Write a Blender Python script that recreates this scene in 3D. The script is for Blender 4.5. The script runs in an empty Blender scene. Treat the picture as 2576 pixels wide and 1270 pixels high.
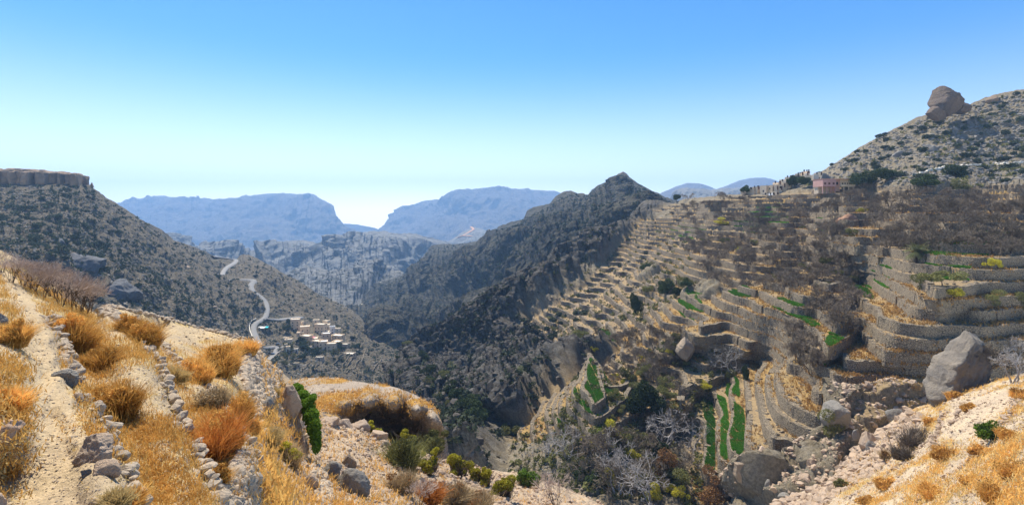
import bpy, math, random
import numpy as np
from mathutils import Vector, Matrix
random.seed(7); RNG = np.random.default_rng(7)
S = bpy.context.scene
COL = S.collection
# ------------------------------------------------------------------ camera, sky, sun, exposure
F, CX, HV = 1288.0, 1288.0, 528.0          # focal length, centre column and eye-level row, in 2576-wide picture units
cam_d = bpy.data.cameras.new('camera'); cam = bpy.data.objects.new('camera', cam_d); COL.objects.link(cam)
cam_d.sensor_width = 36.0; cam_d.lens = 18.0; cam_d.clip_start = 0.1; cam_d.clip_end = 60000
cam_d.shift_y = (HV - 634.0) / 2576.0
cam.location = (0, 0, 0); cam.rotation_euler = (math.radians(90), 0, 0)
S.camera = cam
SUN_EL, SUN_AZ = 56.0, -26.0               # azimuth left (-) of straight ahead
w = bpy.data.worlds.new('World'); S.world = w; w.use_nodes = True
nt = w.node_tree; nt.nodes.clear()
sky = nt.nodes.new('ShaderNodeTexSky'); sky.sky_type = 'NISHITA'; sky.sun_disc = False
sky.sun_elevation = math.radians(SUN_EL); sky.sun_rotation = math.radians(SUN_AZ)
sky.altitude = 1800; sky.air_density = 1.15; sky.dust_density = 0.5; sky.ozone_density = 4.0
bg = nt.nodes.new('ShaderNodeBackground'); bg.inputs[1].default_value = 0.115
ow = nt.nodes.new('ShaderNodeOutputWorld')
tc = nt.nodes.new('ShaderNodeTexCoord'); sz = nt.nodes.new('ShaderNodeSeparateXYZ'); cz = nt.nodes.new('ShaderNodeCombineXYZ'); mz = nt.nodes.new('ShaderNodeMath'); mz.operation = 'MAXIMUM'; mz.inputs[1].default_value = 0.004
nt.links.new(tc.outputs['Generated'], sz.inputs[0]); nt.links.new(sz.outputs[2], mz.inputs[0]); nt.links.new(mz.outputs[0], cz.inputs[2])
nt.links.new(sz.outputs[0], cz.inputs[0]); nt.links.new(sz.outputs[1], cz.inputs[1]); nt.links.new(cz.outputs[0], sky.inputs[0])
hs = nt.nodes.new('ShaderNodeHueSaturation'); rs = nt.nodes.new('ShaderNodeMapRange'); rs.interpolation_type = 'SMOOTHSTEP'; rs.inputs[1].default_value = -0.08; rs.inputs[2].default_value = 0.30; rs.inputs[3].default_value = 0.25; rs.inputs[4].default_value = 1.3; hs.inputs['Hue'].default_value = 0.502
nt.links.new(sz.outputs[2], rs.inputs[0]); nt.links.new(rs.outputs[0], hs.inputs['Saturation']); nt.links.new(sky.outputs[0], hs.inputs['Color'])
rv = nt.nodes.new('ShaderNodeMapRange'); rv.inputs[1].default_value = 0.0; rv.inputs[2].default_value = 0.06; rv.inputs[3].default_value = 1.4; rv.inputs[4].default_value = 1.0; nt.links.new(sz.outputs[2], rv.inputs[0]); nt.links.new(rv.outputs[0], hs.inputs['Value'])
nt.links.new(hs.outputs[0], bg.inputs[0]); nt.links.new(bg.outputs[0], ow.inputs[0])
sl = bpy.data.lights.new('sun', 'SUN'); sl.energy = 5.0; sl.angle = math.radians(0.5); sl.color = (1.0, 0.93, 0.78)
so = bpy.data.objects.new('sun', sl); COL.objects.link(so)
az, el = math.radians(SUN_AZ), math.radians(SUN_EL)
sdir = Vector((math.sin(az) * math.cos(el), math.cos(az) * math.cos(el), math.sin(el)))
so.rotation_euler = sdir.to_track_quat('Z', 'Y').to_euler(); so.location = sdir * 500
S.view_settings.view_transform = 'Standard'; S.view_settings.look = 'None'
S.view_settings.exposure = 0.68; S.view_settings.gamma = 1.0
S.cycles.use_denoising = True
S.cycles.max_bounces = 5; S.cycles.volume_bounces = 1; S.cycles.transparent_max_bounces = 8
S.cycles.caustics_reflective = False; S.cycles.caustics_refractive = False

# ------------------------------------------------------------------ numeric helpers
def P(u, v, y):
    u = np.asarray(u, float); v = np.asarray(v, float); y = np.asarray(y, float)
    return np.stack([(u - CX) / F * y, y + 0 * u, (HV - v) / F * y], -1)
def YZ(v, z):                              # depth at which elevation z is seen on row v
    return z * F / (HV - v)
_perm = np.concatenate([np.random.default_rng(3).permutation(256)] * 3)
_g3 = np.random.default_rng(4).normal(size=(256, 3)); _g3 /= np.linalg.norm(_g3, axis=1)[:, None]
def perlin(p):
    sh = p.shape[:-1]; p = p.reshape(-1, 3)
    i = np.floor(p).astype(np.int64); f = p - i; i &= 255
    s = f * f * f * (f * (f * 6 - 15) + 10); out = 0
    for dx in (0, 1):
        wx = s[:, 0] if dx else 1 - s[:, 0]
        for dy in (0, 1):
            wy = s[:, 1] if dy else 1 - s[:, 1]
            for dz in (0, 1):
                wz = s[:, 2] if dz else 1 - s[:, 2]
                h = _perm[_perm[_perm[i[:, 0] + dx] + i[:, 1] + dy] + i[:, 2] + dz]
                g = _g3[h]
                out = out + wx * wy * wz * (g[:, 0] * (f[:, 0] - dx) + g[:, 1] * (f[:, 1] - dy) + g[:, 2] * (f[:, 2] - dz))
    return (out * 1.6).reshape(sh)
def fbm(p, sc, n=4, ridged=False, seed=0, gain=0.5):
    q = p / np.asarray(sc, float) + seed * 17.31; a = 1.0; t = 0; o = 0
    for _ in range(n):
        x = perlin(q)
        if ridged: x = (1 - 2 * np.abs(x)); 
        o = o + a * x; t += a; a *= gain; q = q * 2.03 + 5.7
    return o / t
def smooth(x, a=0.0, b=1.0):
    t = np.clip((x - a) / (b - a), 0, 1); return t * t * (3 - 2 * t)
class RBF:
    def __init__(self, pts, vals, sm=4e-3):
        self.p = np.asarray(pts, float) / 300.0; n = len(self.p); v = np.asarray(vals, float)
        d = np.linalg.norm(self.p[:, None] - self.p[None], axis=2)
        A = np.zeros((n + 3, n + 3)); A[:n, :n] = self.k(d) + sm * np.eye(n)
        A[:n, n] = 1; A[:n, n + 1:] = self.p; A[n, :n] = 1; A[n + 1:, :n] = self.p.T
        self.w = np.linalg.solve(A, np.concatenate([v, [0, 0, 0]]))
    @staticmethod
    def k(d): return -d                     # linear kernel: no overshoot
    def __call__(self, q):
        sh = q.shape[:-1]; q = q.reshape(-1, 2) / 300.0; out = np.empty(len(q)); n = len(self.p)
        for i in range(0, len(q), 20000):
            c = q[i:i + 20000]; d = np.sqrt(((c[:, None] - self.p[None]) ** 2).sum(2))
            out[i:i + 20000] = self.k(d) @ self.w[:n] + self.w[n] + c @ self.w[n + 1:]
        return out.reshape(sh)
def inpoly(u, v, poly):
    u = np.asarray(u, float); v = np.asarray(v, float)
    r = np.zeros(np.broadcast(u, v).shape, bool); n = len(poly)
    for i in range(n):
        x1, y1 = poly[i]; x2, y2 = poly[(i + 1) % n]
        if y1 == y2: continue
        c = ((y1 > v) != (y2 > v)) & (u < (x2 - x1) * (v - y1) / (y2 - y1) + x1)
        r ^= c
    return r
def polydist(u, v, line):                  # distance to a polyline
    u = np.asarray(u, float); v = np.asarray(v, float); best = np.full(u.shape, 1e9)
    for (x1, y1), (x2, y2) in zip(line[:-1], line[1:]):
        dx, dy = x2 - x1, y2 - y1; L = dx * dx + dy * dy + 1e-9
        t = np.clip(((u - x1) * dx + (v - y1) * dy) / L, 0, 1)
        best = np.minimum(best, np.hypot(u - x1 - t * dx, v - y1 - t * dy))
    return best
# ------------------------------------------------------------------ object helpers
def mesh_np(name, V, Fc, mat=None, smooth_=True, attrs=None, fmat=None):
    V = np.ascontiguousarray(V, np.float32).reshape(-1, 3); Fc = np.ascontiguousarray(Fc, np.int32)
    me = bpy.data.meshes.new(name); k = Fc.shape[1]
    me.vertices.add(len(V)); me.vertices.foreach_set('co', V.ravel())
    me.loops.add(Fc.size); me.loops.foreach_set('vertex_index', Fc.ravel())
    me.polygons.add(len(Fc)); me.polygons.foreach_set('loop_start', np.arange(len(Fc), dtype=np.int32) * k)
    me.polygons.foreach_set('loop_total', np.full(len(Fc), k, np.int32))
    me.polygons.foreach_set('use_smooth', np.full(len(Fc), bool(smooth_)))
    for an, av in (attrs or {}).items():
        a = me.attributes.new(an, 'FLOAT_COLOR', 'POINT')
        c = np.ones((len(V), 4), np.float32); c[:, :av.shape[1]] = av; a.data.foreach_set('color', c.ravel())
    if mat is not None:
        for m in (mat if isinstance(mat, (list, tuple)) else [mat]): me.materials.append(m)
    if fmat is not None: me.polygons.foreach_set('material_index', np.ascontiguousarray(fmat, np.int32))
    me.update(calc_edges=True); me.validate()
    return me
def link(name, me, parent=None, loc=None, label=None, cat=None, group=None, kind=None):
    o = bpy.data.objects.new(name, me); COL.objects.link(o)
    if parent is not None: o.parent = parent
    if loc is not None: o.location = loc
    if label: o['label'] = label
    if cat: o['category'] = cat
    if group: o['group'] = group
    if kind: o['kind'] = kind
    return o
def obj_np(name, V, Fc, mat, parent=None, smooth_=True, **kw):
    V = np.asarray(V, float).reshape(-1, 3); loc = None
    if parent is None and len(V) < 200000:
        loc = np.array([V[:, 0].mean(), V[:, 1].mean(), V[:, 2].min()]); V = V - loc
        loc = tuple(loc)
    at = kw.pop('attrs', None); fm = kw.pop('fmat', None)
    return link(name, mesh_np(name, V, Fc, mat, smooth_, at, fm), parent, loc, **kw)
def gridfaces(nr, nc):
    a = np.arange(nr * nc).reshape(nr, nc)
    return np.stack([a[:-1, :-1], a[1:, :-1], a[1:, 1:], a[:-1, 1:]], -1).reshape(-1, 4)
def normals(G):
    du = np.gradient(G, axis=1); dv = np.gradient(G, axis=0)
    n = np.cross(dv, du); n /= np.linalg.norm(n, axis=-1)[..., None] + 1e-12
    return n
# ------------------------------------------------------------------ materials
MATS = {}
def newmat(name):
    m = bpy.data.materials.new(name); m.use_nodes = True; m.node_tree.nodes.clear(); MATS[name] = m
    return m, m.node_tree
def node(nt, t, **kw):
    n = nt.nodes.new(t)
    for k, v in kw.items():
        if k in n.inputs.keys(): n.inputs[k].default_value = v
        else: setattr(n, k, v)
    return n
def ramp(nt, fac, stops, interp='LINEAR'):
    r = nt.nodes.new('ShaderNodeValToRGB'); r.color_ramp.interpolation = interp
    e = r.color_ramp.elements
    while len(e) < len(stops): e.new(0.5)
    for x, (p, c) in zip(e, stops):
        x.position = p; x.color = (c, c, c, 1) if isinstance(c, (int, float)) else (*c, 1)
    if fac is not None: nt.links.new(fac, r.inputs[0])
    return r.outputs[0]
def mix(nt, fac, a, b, mode='MIX'):
    m = nt.nodes.new('ShaderNodeMix'); m.data_type = 'RGBA'; m.blend_type = mode
    for s, i in ((fac, 0), (a, 6), (b, 7)):
        if isinstance(s, (int, float)): m.inputs[i].default_value = s if i == 0 else (s, s, s, 1)
        elif isinstance(s, tuple): m.inputs[i].default_value = (*s, 1)
        else: nt.links.new(s, m.inputs[i])
    return m.outputs[2]
def mth(nt, op, a, b=None):
    m = nt.nodes.new('ShaderNodeMath'); m.operation = op
    for s, i in ((a, 0), (b, 1)):
        if s is None: continue
        if isinstance(s, (int, float)): m.inputs[i].default_value = s
        else: nt.links.new(s, m.inputs[i])
    return m.outputs[0]
def noise(nt, co, sc, detail=5, rough=0.6, dist=0.0):
    n = nt.nodes.new('ShaderNodeTexNoise'); n.inputs['Scale'].default_value = sc
    n.inputs['Detail'].default_value = detail; n.inputs['Roughness'].default_value = rough; n.inputs['Distortion'].default_value = dist
    nt.links.new(co, n.inputs['Vector']); return n.outputs['Fac']
def voro(nt, co, sc, feat='F1', out='Distance'):
    n = nt.nodes.new('ShaderNodeTexVoronoi'); n.feature = feat; n.inputs['Scale'].default_value = sc
    nt.links.new(co, n.inputs['Vector']); return n.outputs[out]
def finish(nt, col, rough=0.9, bump=None, bstr=0.5, bdist=1.0, spec=0.25, trans=None):
    b = node(nt, 'ShaderNodeBsdfPrincipled'); b.inputs['Roughness'].default_value = rough
    b.inputs['Specular IOR Level'].default_value = spec
    if isinstance(col, tuple): b.inputs['Base Color'].default_value = (*col, 1)
    else: nt.links.new(col, b.inputs['Base Color'])
    if bump is not None:
        bn = node(nt, 'ShaderNodeBump'); bn.inputs['Strength'].default_value = bstr; bn.inputs['Distance'].default_value = bdist
        nt.links.new(bump, bn.inputs['Height']); nt.links.new(bn.outputs[0], b.inputs['Normal'])
    o = node(nt, 'ShaderNodeOutputMaterial'); sh = b.outputs[0]
    if trans:
        tr = node(nt, 'ShaderNodeBsdfTranslucent')
        if isinstance(col, tuple): tr.inputs[0].default_value = (*col, 1)
        else: nt.links.new(col, tr.inputs[0])
        mx = node(nt, 'ShaderNodeMixShader'); mx.inputs[0].default_value = trans
        nt.links.new(sh, mx.inputs[1]); nt.links.new(tr.outputs[0], mx.inputs[2]); sh = mx.outputs[0]
    nt.links.new(sh, o.inputs[0])
def wpos(nt):
    return node(nt, 'ShaderNodeNewGeometry').outputs['Position']
def hill_mat(name, soil, rock, dark, sc, speck=None, rockamt=0.5, bstr=0.6, attr=False):
    """rocky hillside: soil on gentle ground, bare rock on steep faces, dark specks; sc = metres of the main pattern"""
    m, nt = newmat(name); p = wpos(nt)
    n1 = noise(nt, p, 1 / sc, 6, 0.65); n2 = noise(nt, p, 5 / sc, 6, 0.7); n3 = ramp(nt, noise(nt, p, 22 / sc, 5, 0.8), [(.3, 0.), (.7, 1.)])
    geo = node(nt, 'ShaderNodeNewGeometry'); sx = node(nt, 'ShaderNodeSeparateXYZ'); nt.links.new(geo.outputs['Normal'], sx.inputs[0])
    steep = mth(nt, 'SUBTRACT', 1.0, sx.outputs[2])
    f = mth(nt, 'ADD', mth(nt, 'MULTIPLY', n1, 0.9), mth(nt, 'ADD', mth(nt, 'MULTIPLY', n2, 0.5), mth(nt, 'MULTIPLY', steep, 0.5)))
    fr = ramp(nt, f, [(0.95 - rockamt * .3, 0.0), (1.1 - rockamt * .3, 1.0)])
    s1 = mix(nt, n3, tuple(c * 0.55 for c in soil), tuple(min(1, c * 1.45) for c in soil))
    r1 = mix(nt, n3, tuple(c * 0.4 for c in rock), tuple(min(1, c * 1.55) for c in rock))
    c = mix(nt, fr, s1, r1)
    if dark is not None:
        c = mix(nt, ramp(nt, n2, [(0.52, 0.0), (0.62, 1.0)]), c, dark)
    if speck is not None:
        vf = voro(nt, p, 16 / sc)
        c = mix(nt, mth(nt, 'MULTIPLY', ramp(nt, vf, [(0.25, 1.0), (0.38, 0.0)]), ramp(nt, n1, [(0.42, 0.0), (0.55, 1.0)])), c, speck)
    bh = mth(nt, 'ADD', mth(nt, 'MULTIPLY', n2, 1.0), mth(nt, 'MULTIPLY', n3, 0.5))
    finish(nt, c, 0.95, bh, bstr, sc * 0.12)
    return m
# ------------------------------------------------------------------ landform layers
LAY = {}
class Layer:
    """a hillside surface lofted between its crest and its foot, with real depth, continued down its far side"""
    def __init__(s, name, top, bot, ctrl, nu, nv, mat, disp=(), rough=0.0, rsc=40.0, back=(14, 0.05, 0.6), objname='hill', tpow=1.0, post=None, build=True, damp=(0.25, 0.07)):
        top = np.array(top, float); bot = np.array(bot, float)
        s.u0, s.u1, s.nu, s.nv, s.tpow = top[0, 0], top[-1, 0], nu, nv, tpow
        s.us = np.linspace(s.u0, s.u1, nu)
        s.top = np.interp(s.us, top[:, 0], top[:, 1]); s.bot = np.interp(s.us, bot[:, 0], bot[:, 1])
        if rough:
            q = np.stack([s.us, s.us * 0 + 3.3, s.us * 0 + hash(len(name)) % 7], -1)
            s.top = s.top + rough * fbm(q, rsc, 6, ridged=True, gain=0.6)
        ctrl = np.array(ctrl, float); s.rbf = RBF(ctrl[:, :2], np.log(ctrl[:, 2]))
        cu = np.linspace(s.u0, s.u1, max(8, nu // 5)); ct = np.linspace(0, 1, max(8, nv // 5))
        tt = np.interp(cu, s.us, s.top); bb = np.interp(cu, s.us, s.bot)
        VV = tt[None] + (bb - tt)[None] * (ct ** tpow)[:, None]; UU = np.broadcast_to(cu[None], VV.shape)
        C = s.rbf(np.stack([UU, VV], -1))
        ts = np.linspace(0, 1, nv)
        C = np.stack([np.interp(s.us, cu, r) for r in C]); C = np.stack([np.interp(ts, ct, C[:, j]) for j in range(nu)], 1)
        s.V = s.top[None] + (s.bot - s.top)[None] * (ts ** tpow)[:, None]; s.U = np.broadcast_to(s.us[None], s.V.shape)
        G = P(s.U, s.V, np.exp(C))
        nb, kb, sb = back
        if nb:
            t0 = G[0]; d = t0[:, :2] / np.linalg.norm(t0[:, :2], axis=1)[:, None]; yb = np.median(t0[:, 1]); rows = []
            for k in range(nb, 0, -1):
                L = kb * yb * k / 3.0 * (0.4 + k / nb); r = t0.copy(); r[:, :2] += d * L; r[:, 2] -= L * sb * min(1, 0.35 + 0.15 * k); rows.append(r)
            G = np.concatenate([np.array(rows), G])
        s.nb = nb; s.base = G.copy(); s.mask = None
        if post: G = post(s, G)
        N = normals(s.base)
        rr = np.arange(G.shape[0]) - nb                # damped at the crest so the skyline stays put
        N = N * np.where(rr < 0, damp[0], damp[0] + (1 - damp[0]) * smooth(rr / (damp[1] * nv + 4)))[:, None, None]
        for (amp, sc, n, rdg, seed, *sh) in disp:
            a = amp(s) if callable(amp) else amp; q = s.base
            if sh: q = q + (q[..., 2:3] * sh[0]) * np.array([1., 0, 0])      # slanting ribs
            G = G + N * (a * fbm(q, sc, n, ridged=rdg, seed=seed))[..., None]
        s.G = G; s.N = normals(G); s.name = name; s.mat = mat; s.objname = objname
        LAY[name] = s
        if build: s.build()
    def build(s, attrs=None):
        nr, nc = s.G.shape[:2]
        at = {k: v.reshape(-1, v.shape[-1]) for k, v in (attrs or {}).items()}
        s.obj = link(s.objname, mesh_np(s.objname, s.G.reshape(-1, 3), gridfaces(nr, nc), s.mat, True, at), kind='structure')
    def rc(s, u, v):
        u = np.asarray(u, float); v = np.asarray(v, float)
        c = np.clip((u - s.u0) / (s.u1 - s.u0) * (s.nu - 1), 0, s.nu - 1.001)
        tp = np.interp(u, s.us, s.top); bt = np.interp(u, s.us, s.bot)
        t = np.clip((v - tp) / (bt - tp), 0, 1) ** (1 / s.tpow)
        r = np.clip(s.nb + t * (s.nv - 1), 0, s.G.shape[0] - 1.001)
        return r, c
    def at(s, u, v, A=None):
        A = s.G if A is None else A
        r, c = s.rc(u, v); r0 = r.astype(int); c0 = c.astype(int); fr = (r - r0)[..., None]; fc = (c - c0)[..., None]
        return (A[r0, c0] * (1 - fr) * (1 - fc) + A[r0 + 1, c0] * fr * (1 - fc) + A[r0, c0 + 1] * (1 - fr) * fc + A[r0 + 1, c0 + 1] * fr * fc)
    def sees(s, u, v):                      # is (u, v) on the visible part of this layer
        return (np.interp(u, s.us, s.top) < v) & (v < np.interp(u, s.us, s.bot)) & (u > s.u0) & (u < s.u1)
# ------------------------------------------------------------------ materials of the land
M_far = hill_mat('far_mesa_rock', (.22, .185, .16), (.12, .105, .10), None, 700, rockamt=0.4, bstr=0.8)
M_mid = hill_mat('pale_folded_rock', (.22, .21, .19), (.12, .117, .11), (.065, .07, .06), 140, rockamt=0.5, bstr=0.5)
M_peak = hill_mat('dark_mountain_rock', (.135, .12, .085), (.09, .083, .072), (.045, .047, .03), 60, speck=(.035, .045, .022), rockamt=0.6, bstr=1.0)
M_left = hill_mat('scrubby_hillside', (.23, .185, .125), (.14, .13, .11), (.08, .078, .055), 36, speck=(.04, .05, .03), rockamt=0.35, bstr=0.9)
# ------------------------------------------------------------------ far land
pl = 7500.0
gv = np.array([[-pl, -200, 0], [pl, -200, 0], [pl, pl, 0], [-pl, pl, 0]], float); gv[:, 2] = -330
link('plain', mesh_np('plain', gv, np.array([[0, 1, 2, 3]]), M_far, False), kind='structure')
Layer('faint', [(700, 600), (840, 556), (870, 560), (900, 562), (930, 569), (960, 576), (1000, 574), (1100, 590)], [(700, 620), (1100, 620)],
      [(700, 560, 7300), (1100, 590, 7250), (900, 620, 7000)], 120, 20, M_far, rough=3, rsc=60, objname='distant_ridge')
Layer('mesaL', [(200, 560), (260, 525), (300, 512), (330, 502), (365, 499), (400, 495), (470, 497), (540, 502), (590, 501), (640, 491), (690, 486), (740, 489), (765, 493), (776, 488), (800, 497), (835, 516), (845, 540), (862, 565), (878, 574), (890, 600), (910, 640), (940, 660)],
      [(200, 660), (560, 690), (940, 690)],
      [(200, 520, 6600), (300, 512, 6500), (500, 500, 6700), (690, 486, 6600), (776, 488, 6300), (835, 516, 5800), (880, 575, 5500), (940, 660, 5200),
       (300, 545, 5900), (450, 530, 5900), (600, 530, 5900), (720, 525, 5750), (800, 530, 5600), (830, 545, 5500), (350, 600, 5500), (500, 600, 5300), (650, 570, 5450), (750, 600, 5300), (840, 600, 5250),
       (200, 650, 5000), (450, 660, 4600), (640, 600, 4900), (700, 640, 4700), (600, 670, 4400), (850, 660, 4700), (940, 690, 4500)], 420, 130, M_far,
      disp=((120, (500, 900, 900), 5, True, 1), (45, (150, 220, 400), 4, True, 2)), rough=2.5, rsc=50, objname='mesa')
Layer('mesaR', [(940, 600), (980, 582), (986, 556), (992, 545), (1020, 526), (1060, 507), (1090, 503), (1125, 503), (1134, 498), (1143, 484), (1200, 480), (1260, 477), (1320, 480), (1362, 482), (1395, 491), (1440, 503), (1500, 522), (1560, 540)],
      [(940, 640), (1560, 640)],
      [(940, 600, 6800), (986, 556, 6900), (1090, 503, 7200), (1143, 484, 6600), (1260, 478, 6700), (1395, 491, 7200), (1560, 540, 7600),
       (1030, 560, 6500), (1100, 530, 6700), (1160, 520, 6000), (1180, 560, 5800), (1250, 510, 6100), (1300, 530, 5900), (1260, 570, 5600), (1400, 530, 6200),
       (940, 640, 5400), (1100, 620, 5000), (1250, 620, 4800), (1560, 640, 5000)], 380, 120, M_far,
      disp=((130, 900, 6, True, 3), (40, 230, 4, True, 2)), rough=1.6, rsc=60, objname='mesa')
Layer('roadhill', [(1080, 625), (1130, 605), (1160, 586), (1190, 569), (1215, 576), (1250, 590), (1290, 610), (1340, 640)], [(1080, 700), (1340, 700)],
      [(1080, 625, 3300), (1190, 569, 3500), (1340, 640, 3300), (1180, 605, 2900), (1240, 620, 2900), (1200, 700, 2500)], 150, 60, M_mid,
      disp=((30, 260, 5, True, 3),), rough=2, rsc=30, objname='hill')
Layer('hillsR', [(1560, 540), (1640, 500), (1665, 485), (1700, 470), (1730, 462), (1760, 463), (1785, 470), (1800, 477), (1830, 468), (1860, 455), (1890, 449), (1925, 447), (1950, 453), (1985, 465), (2060, 490)], [(1560, 600), (2060, 600)],
      [(1560, 540, 5000), (1700, 470, 5000), (1760, 462, 5000), (1800, 477, 5200), (1890, 449, 5200), (2060, 490, 5200), (1700, 510, 4000), (1900, 480, 4300), (1800, 600, 3000)], 200, 60, M_far,
      disp=((60, 600, 5, True, 5),), rough=1.2, rsc=40, objname='distant_ridge')
Layer('scarpR', [(1640, 560), (1690, 505), (1706, 480), (1730, 474), (1790, 479), (1830, 476), (1890, 471), (1950, 474), (2000, 480), (2080, 490)], [(1640, 600), (2080, 600)],
      [(1640, 560, 2600), (1706, 480, 2500), (1790, 479, 2600), (1890, 471, 2800), (2080, 490, 3000), (1720, 495, 2300), (1850, 490, 2400), (1800, 515, 2100), (1800, 600, 1600)], 200, 70, M_mid,
      disp=((35, 220, 5, True, 6), (10, 50, 3, True, 1)), rough=1.6, rsc=22, objname='hill')
Layer('folds', [(330, 600), (440, 597), (455, 601), (475, 606), (495, 615), (520, 622), (550, 619), (575, 617), (600, 625), (640, 627), (680, 612), (700, 606), (722, 602), (745, 601), (765, 600), (790, 606), (812, 616), (822, 606), (840, 597), (850, 592), (862, 595), (890, 585), (915, 580), (935, 578), (950, 580), (965, 576), (980, 582), (1010, 584), (1035, 583), (1060, 589), (1100, 598), (1130, 607), (1160, 625), (1200, 650), (1260, 690)],
      [(330, 800), (1260, 800)],
      [(330, 600, 2300), (500, 615, 2300), (640, 626, 2200), (760, 600, 2150), (960, 577, 2300), (1100, 598, 2400), (1260, 690, 2400),
       (400, 680, 1950), (560, 660, 1980), (700, 650, 1950), (860, 640, 1980), (1000, 630, 2000), (640, 720, 1800), (800, 720, 1800), (1000, 700, 1850), (1000, 780, 1750), (700, 800, 1650), (400, 800, 1650)], 560, 220, M_mid,
      disp=((75, (230, 900, 900), 3, True, 7, 1.5), (60, (250, 900, 900), 3, True, 9, -1.2), (14, (70, 150, 150), 4, True, 1, 1.0), (5, 30, 4, True, 2)), rough=4, rsc=30, damp=(.0, .22), objname='mountain')
TRACK = [(908, 772), (925, 758), (938, 742), (950, 726), (957, 716), (961, 711)]
def pkf(a): return lambda s: a * smooth(polydist(np.concatenate([np.repeat(s.U[:1], s.nb, 0), s.U]), np.concatenate([np.repeat(s.V[:1] - 30, s.nb, 0), s.V]), TRACK), 5, 34)
Layer('knob', [(560, 760), (620, 745), (680, 725), (705, 702), (730, 700), (745, 685), (765, 668), (790, 672), (830, 680), (870, 692), (890, 682), (912, 662), (930, 655), (948, 660), (970, 672), (1000, 693), (1040, 720)], [(560, 840), (1040, 840)],
      [(560, 760, 1500), (765, 666, 1400), (870, 692, 1380), (930, 655, 1450), (1040, 720, 1400), (700, 760, 1200), (800, 740, 1200), (900, 740, 1200), (960, 720, 1300), (560, 840, 1050), (800, 840, 950), (1040, 840, 950)], 300, 130, M_mid,
      disp=((pkf(34), (100, 220, 200), 5, True, 8, .8), (pkf(8), 30, 4, True, 4)), rough=5, rsc=26, objname='hill')
# ------------------------------------------------------------------ the pyramid mountain and its spurs
Layer('peak', [(850, 800), (880, 776), (905, 758), (935, 728), (960, 706), (1000, 696), (1030, 685), (1050, 665), (1068, 640), (1085, 618), (1110, 612), (1160, 612), (1200, 606), (1232, 603), (1240, 585), (1255, 570), (1290, 557), (1318, 552), (1328, 530), (1345, 520), (1385, 511), (1400, 494), (1420, 481), (1435, 480), (1450, 487), (1466, 485), (1478, 493), (1500, 470), (1530, 455), (1550, 444), (1558, 437), (1566, 433), (1575, 437), (1582, 446), (1605, 462), (1640, 480), (1690, 502), (1760, 530), (1840, 570)],
      [(850, 960), (1840, 960)],
      [(850, 800, 1150), (905, 758, 1220), (960, 706, 1350), (1085, 618, 1400), (1160, 612, 1350), (1232, 603, 1200), (1318, 552, 1050), (1430, 480, 1050), (1478, 493, 1000), (1566, 433, 980), (1640, 480, 950), (1760, 530, 900), (1840, 570, 900),
       (1566, 480, 900), (1540, 520, 800), (1440, 530, 900), (1340, 590, 900), (1250, 640, 950), (1300, 640, 820), (1400, 620, 760), (1480, 580, 720), (1600, 530, 720), (1600, 600, 560), (1680, 560, 600),
       (1100, 680, 1150), (1000, 740, 1120), (1100, 760, 960), (1200, 700, 930), (1250, 760, 780), (1350, 700, 660), (1300, 780, 640), (1200, 800, 740), (1050, 820, 820), (950, 800, 980), (1150, 850, 660), (1050, 870, 700), (1250, 850, 560), (1450, 700, 560),
       (850, 960, 600), (1100, 960, 520), (1400, 960, 450), (1840, 960, 350)], 760, 420, M_peak,
      disp=((48, (170, 230, 330), 5, True, 9), (16, (45, 70, 90), 5, True, 1), (4, 14, 4, True, 3)), rough=3.0, rsc=22, objname='mountain', damp=(0.06, 0.2))
Layer('outcrop', [(905, 900), (918, 840), (924, 800), (930, 776), (944, 769), (962, 766), (985, 771), (1000, 776), (1014, 790), (1024, 806), (1036, 830), (1046, 856), (1062, 900)], [(905, 960), (1062, 960)],
      [(905, 900, 650), (924, 790, 640), (962, 766, 650), (1046, 856, 640), (962, 820, 610), (990, 860, 600), (930, 880, 600), (960, 960, 570), (1062, 960, 580), (905, 960, 590)], 140, 130, M_peak,
      disp=((9, 40, 5, True, 9), (3, 11, 4, True, 3)), rough=3, rsc=14, objname='rock_outcrop', back=(12, 0.05, 1.0))
# ------------------------------------------------------------------ left hillside down to the valley village
VZ = lambda L: [(617.2 + .169 * a, 778.2 + .169 * b) for a, b in L]      # village close-up -> picture
ROAD_U = [(530, 644), (548, 646), (570, 649), (590, 652), (597, 656), (585, 664), (568, 673), (559, 683), (557, 692)]
ROAD_D = [(575, 704), (590, 703.5), (614, 703), (632, 703), (641, 706), (634, 712), (629, 720), (635, 732), (655, 746), (667, 760), (670, 775), (668, 788), (664, 798), (652, 806), (638, 813), (633, 827), (640, 846), (648, 860), (652, 871), (668, 873.5), (688, 871), (696, 876), (692, 888), (680, 900), (664, 911)]
ROAD_B = [(663, 798), (672, 801), (702, 803), (735, 800), (757, 797)]
def lf(a):
    def f(s):
        U = np.concatenate([np.repeat(s.U[:1], s.nb, 0), s.U]); V = np.concatenate([np.repeat(s.V[:1] - 30, s.nb, 0), s.V])
        d = np.minimum(np.minimum(polydist(U, V, ROAD_U), polydist(U, V, ROAD_D)), polydist(U, V, ROAD_B))
        v = np.hypot((U - 790) / 90, (V - 855) / 45)
        return a * smooth(d, 4, 18) * (0.25 + .75 * smooth(v, .7, 1.2))
    return f
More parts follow.
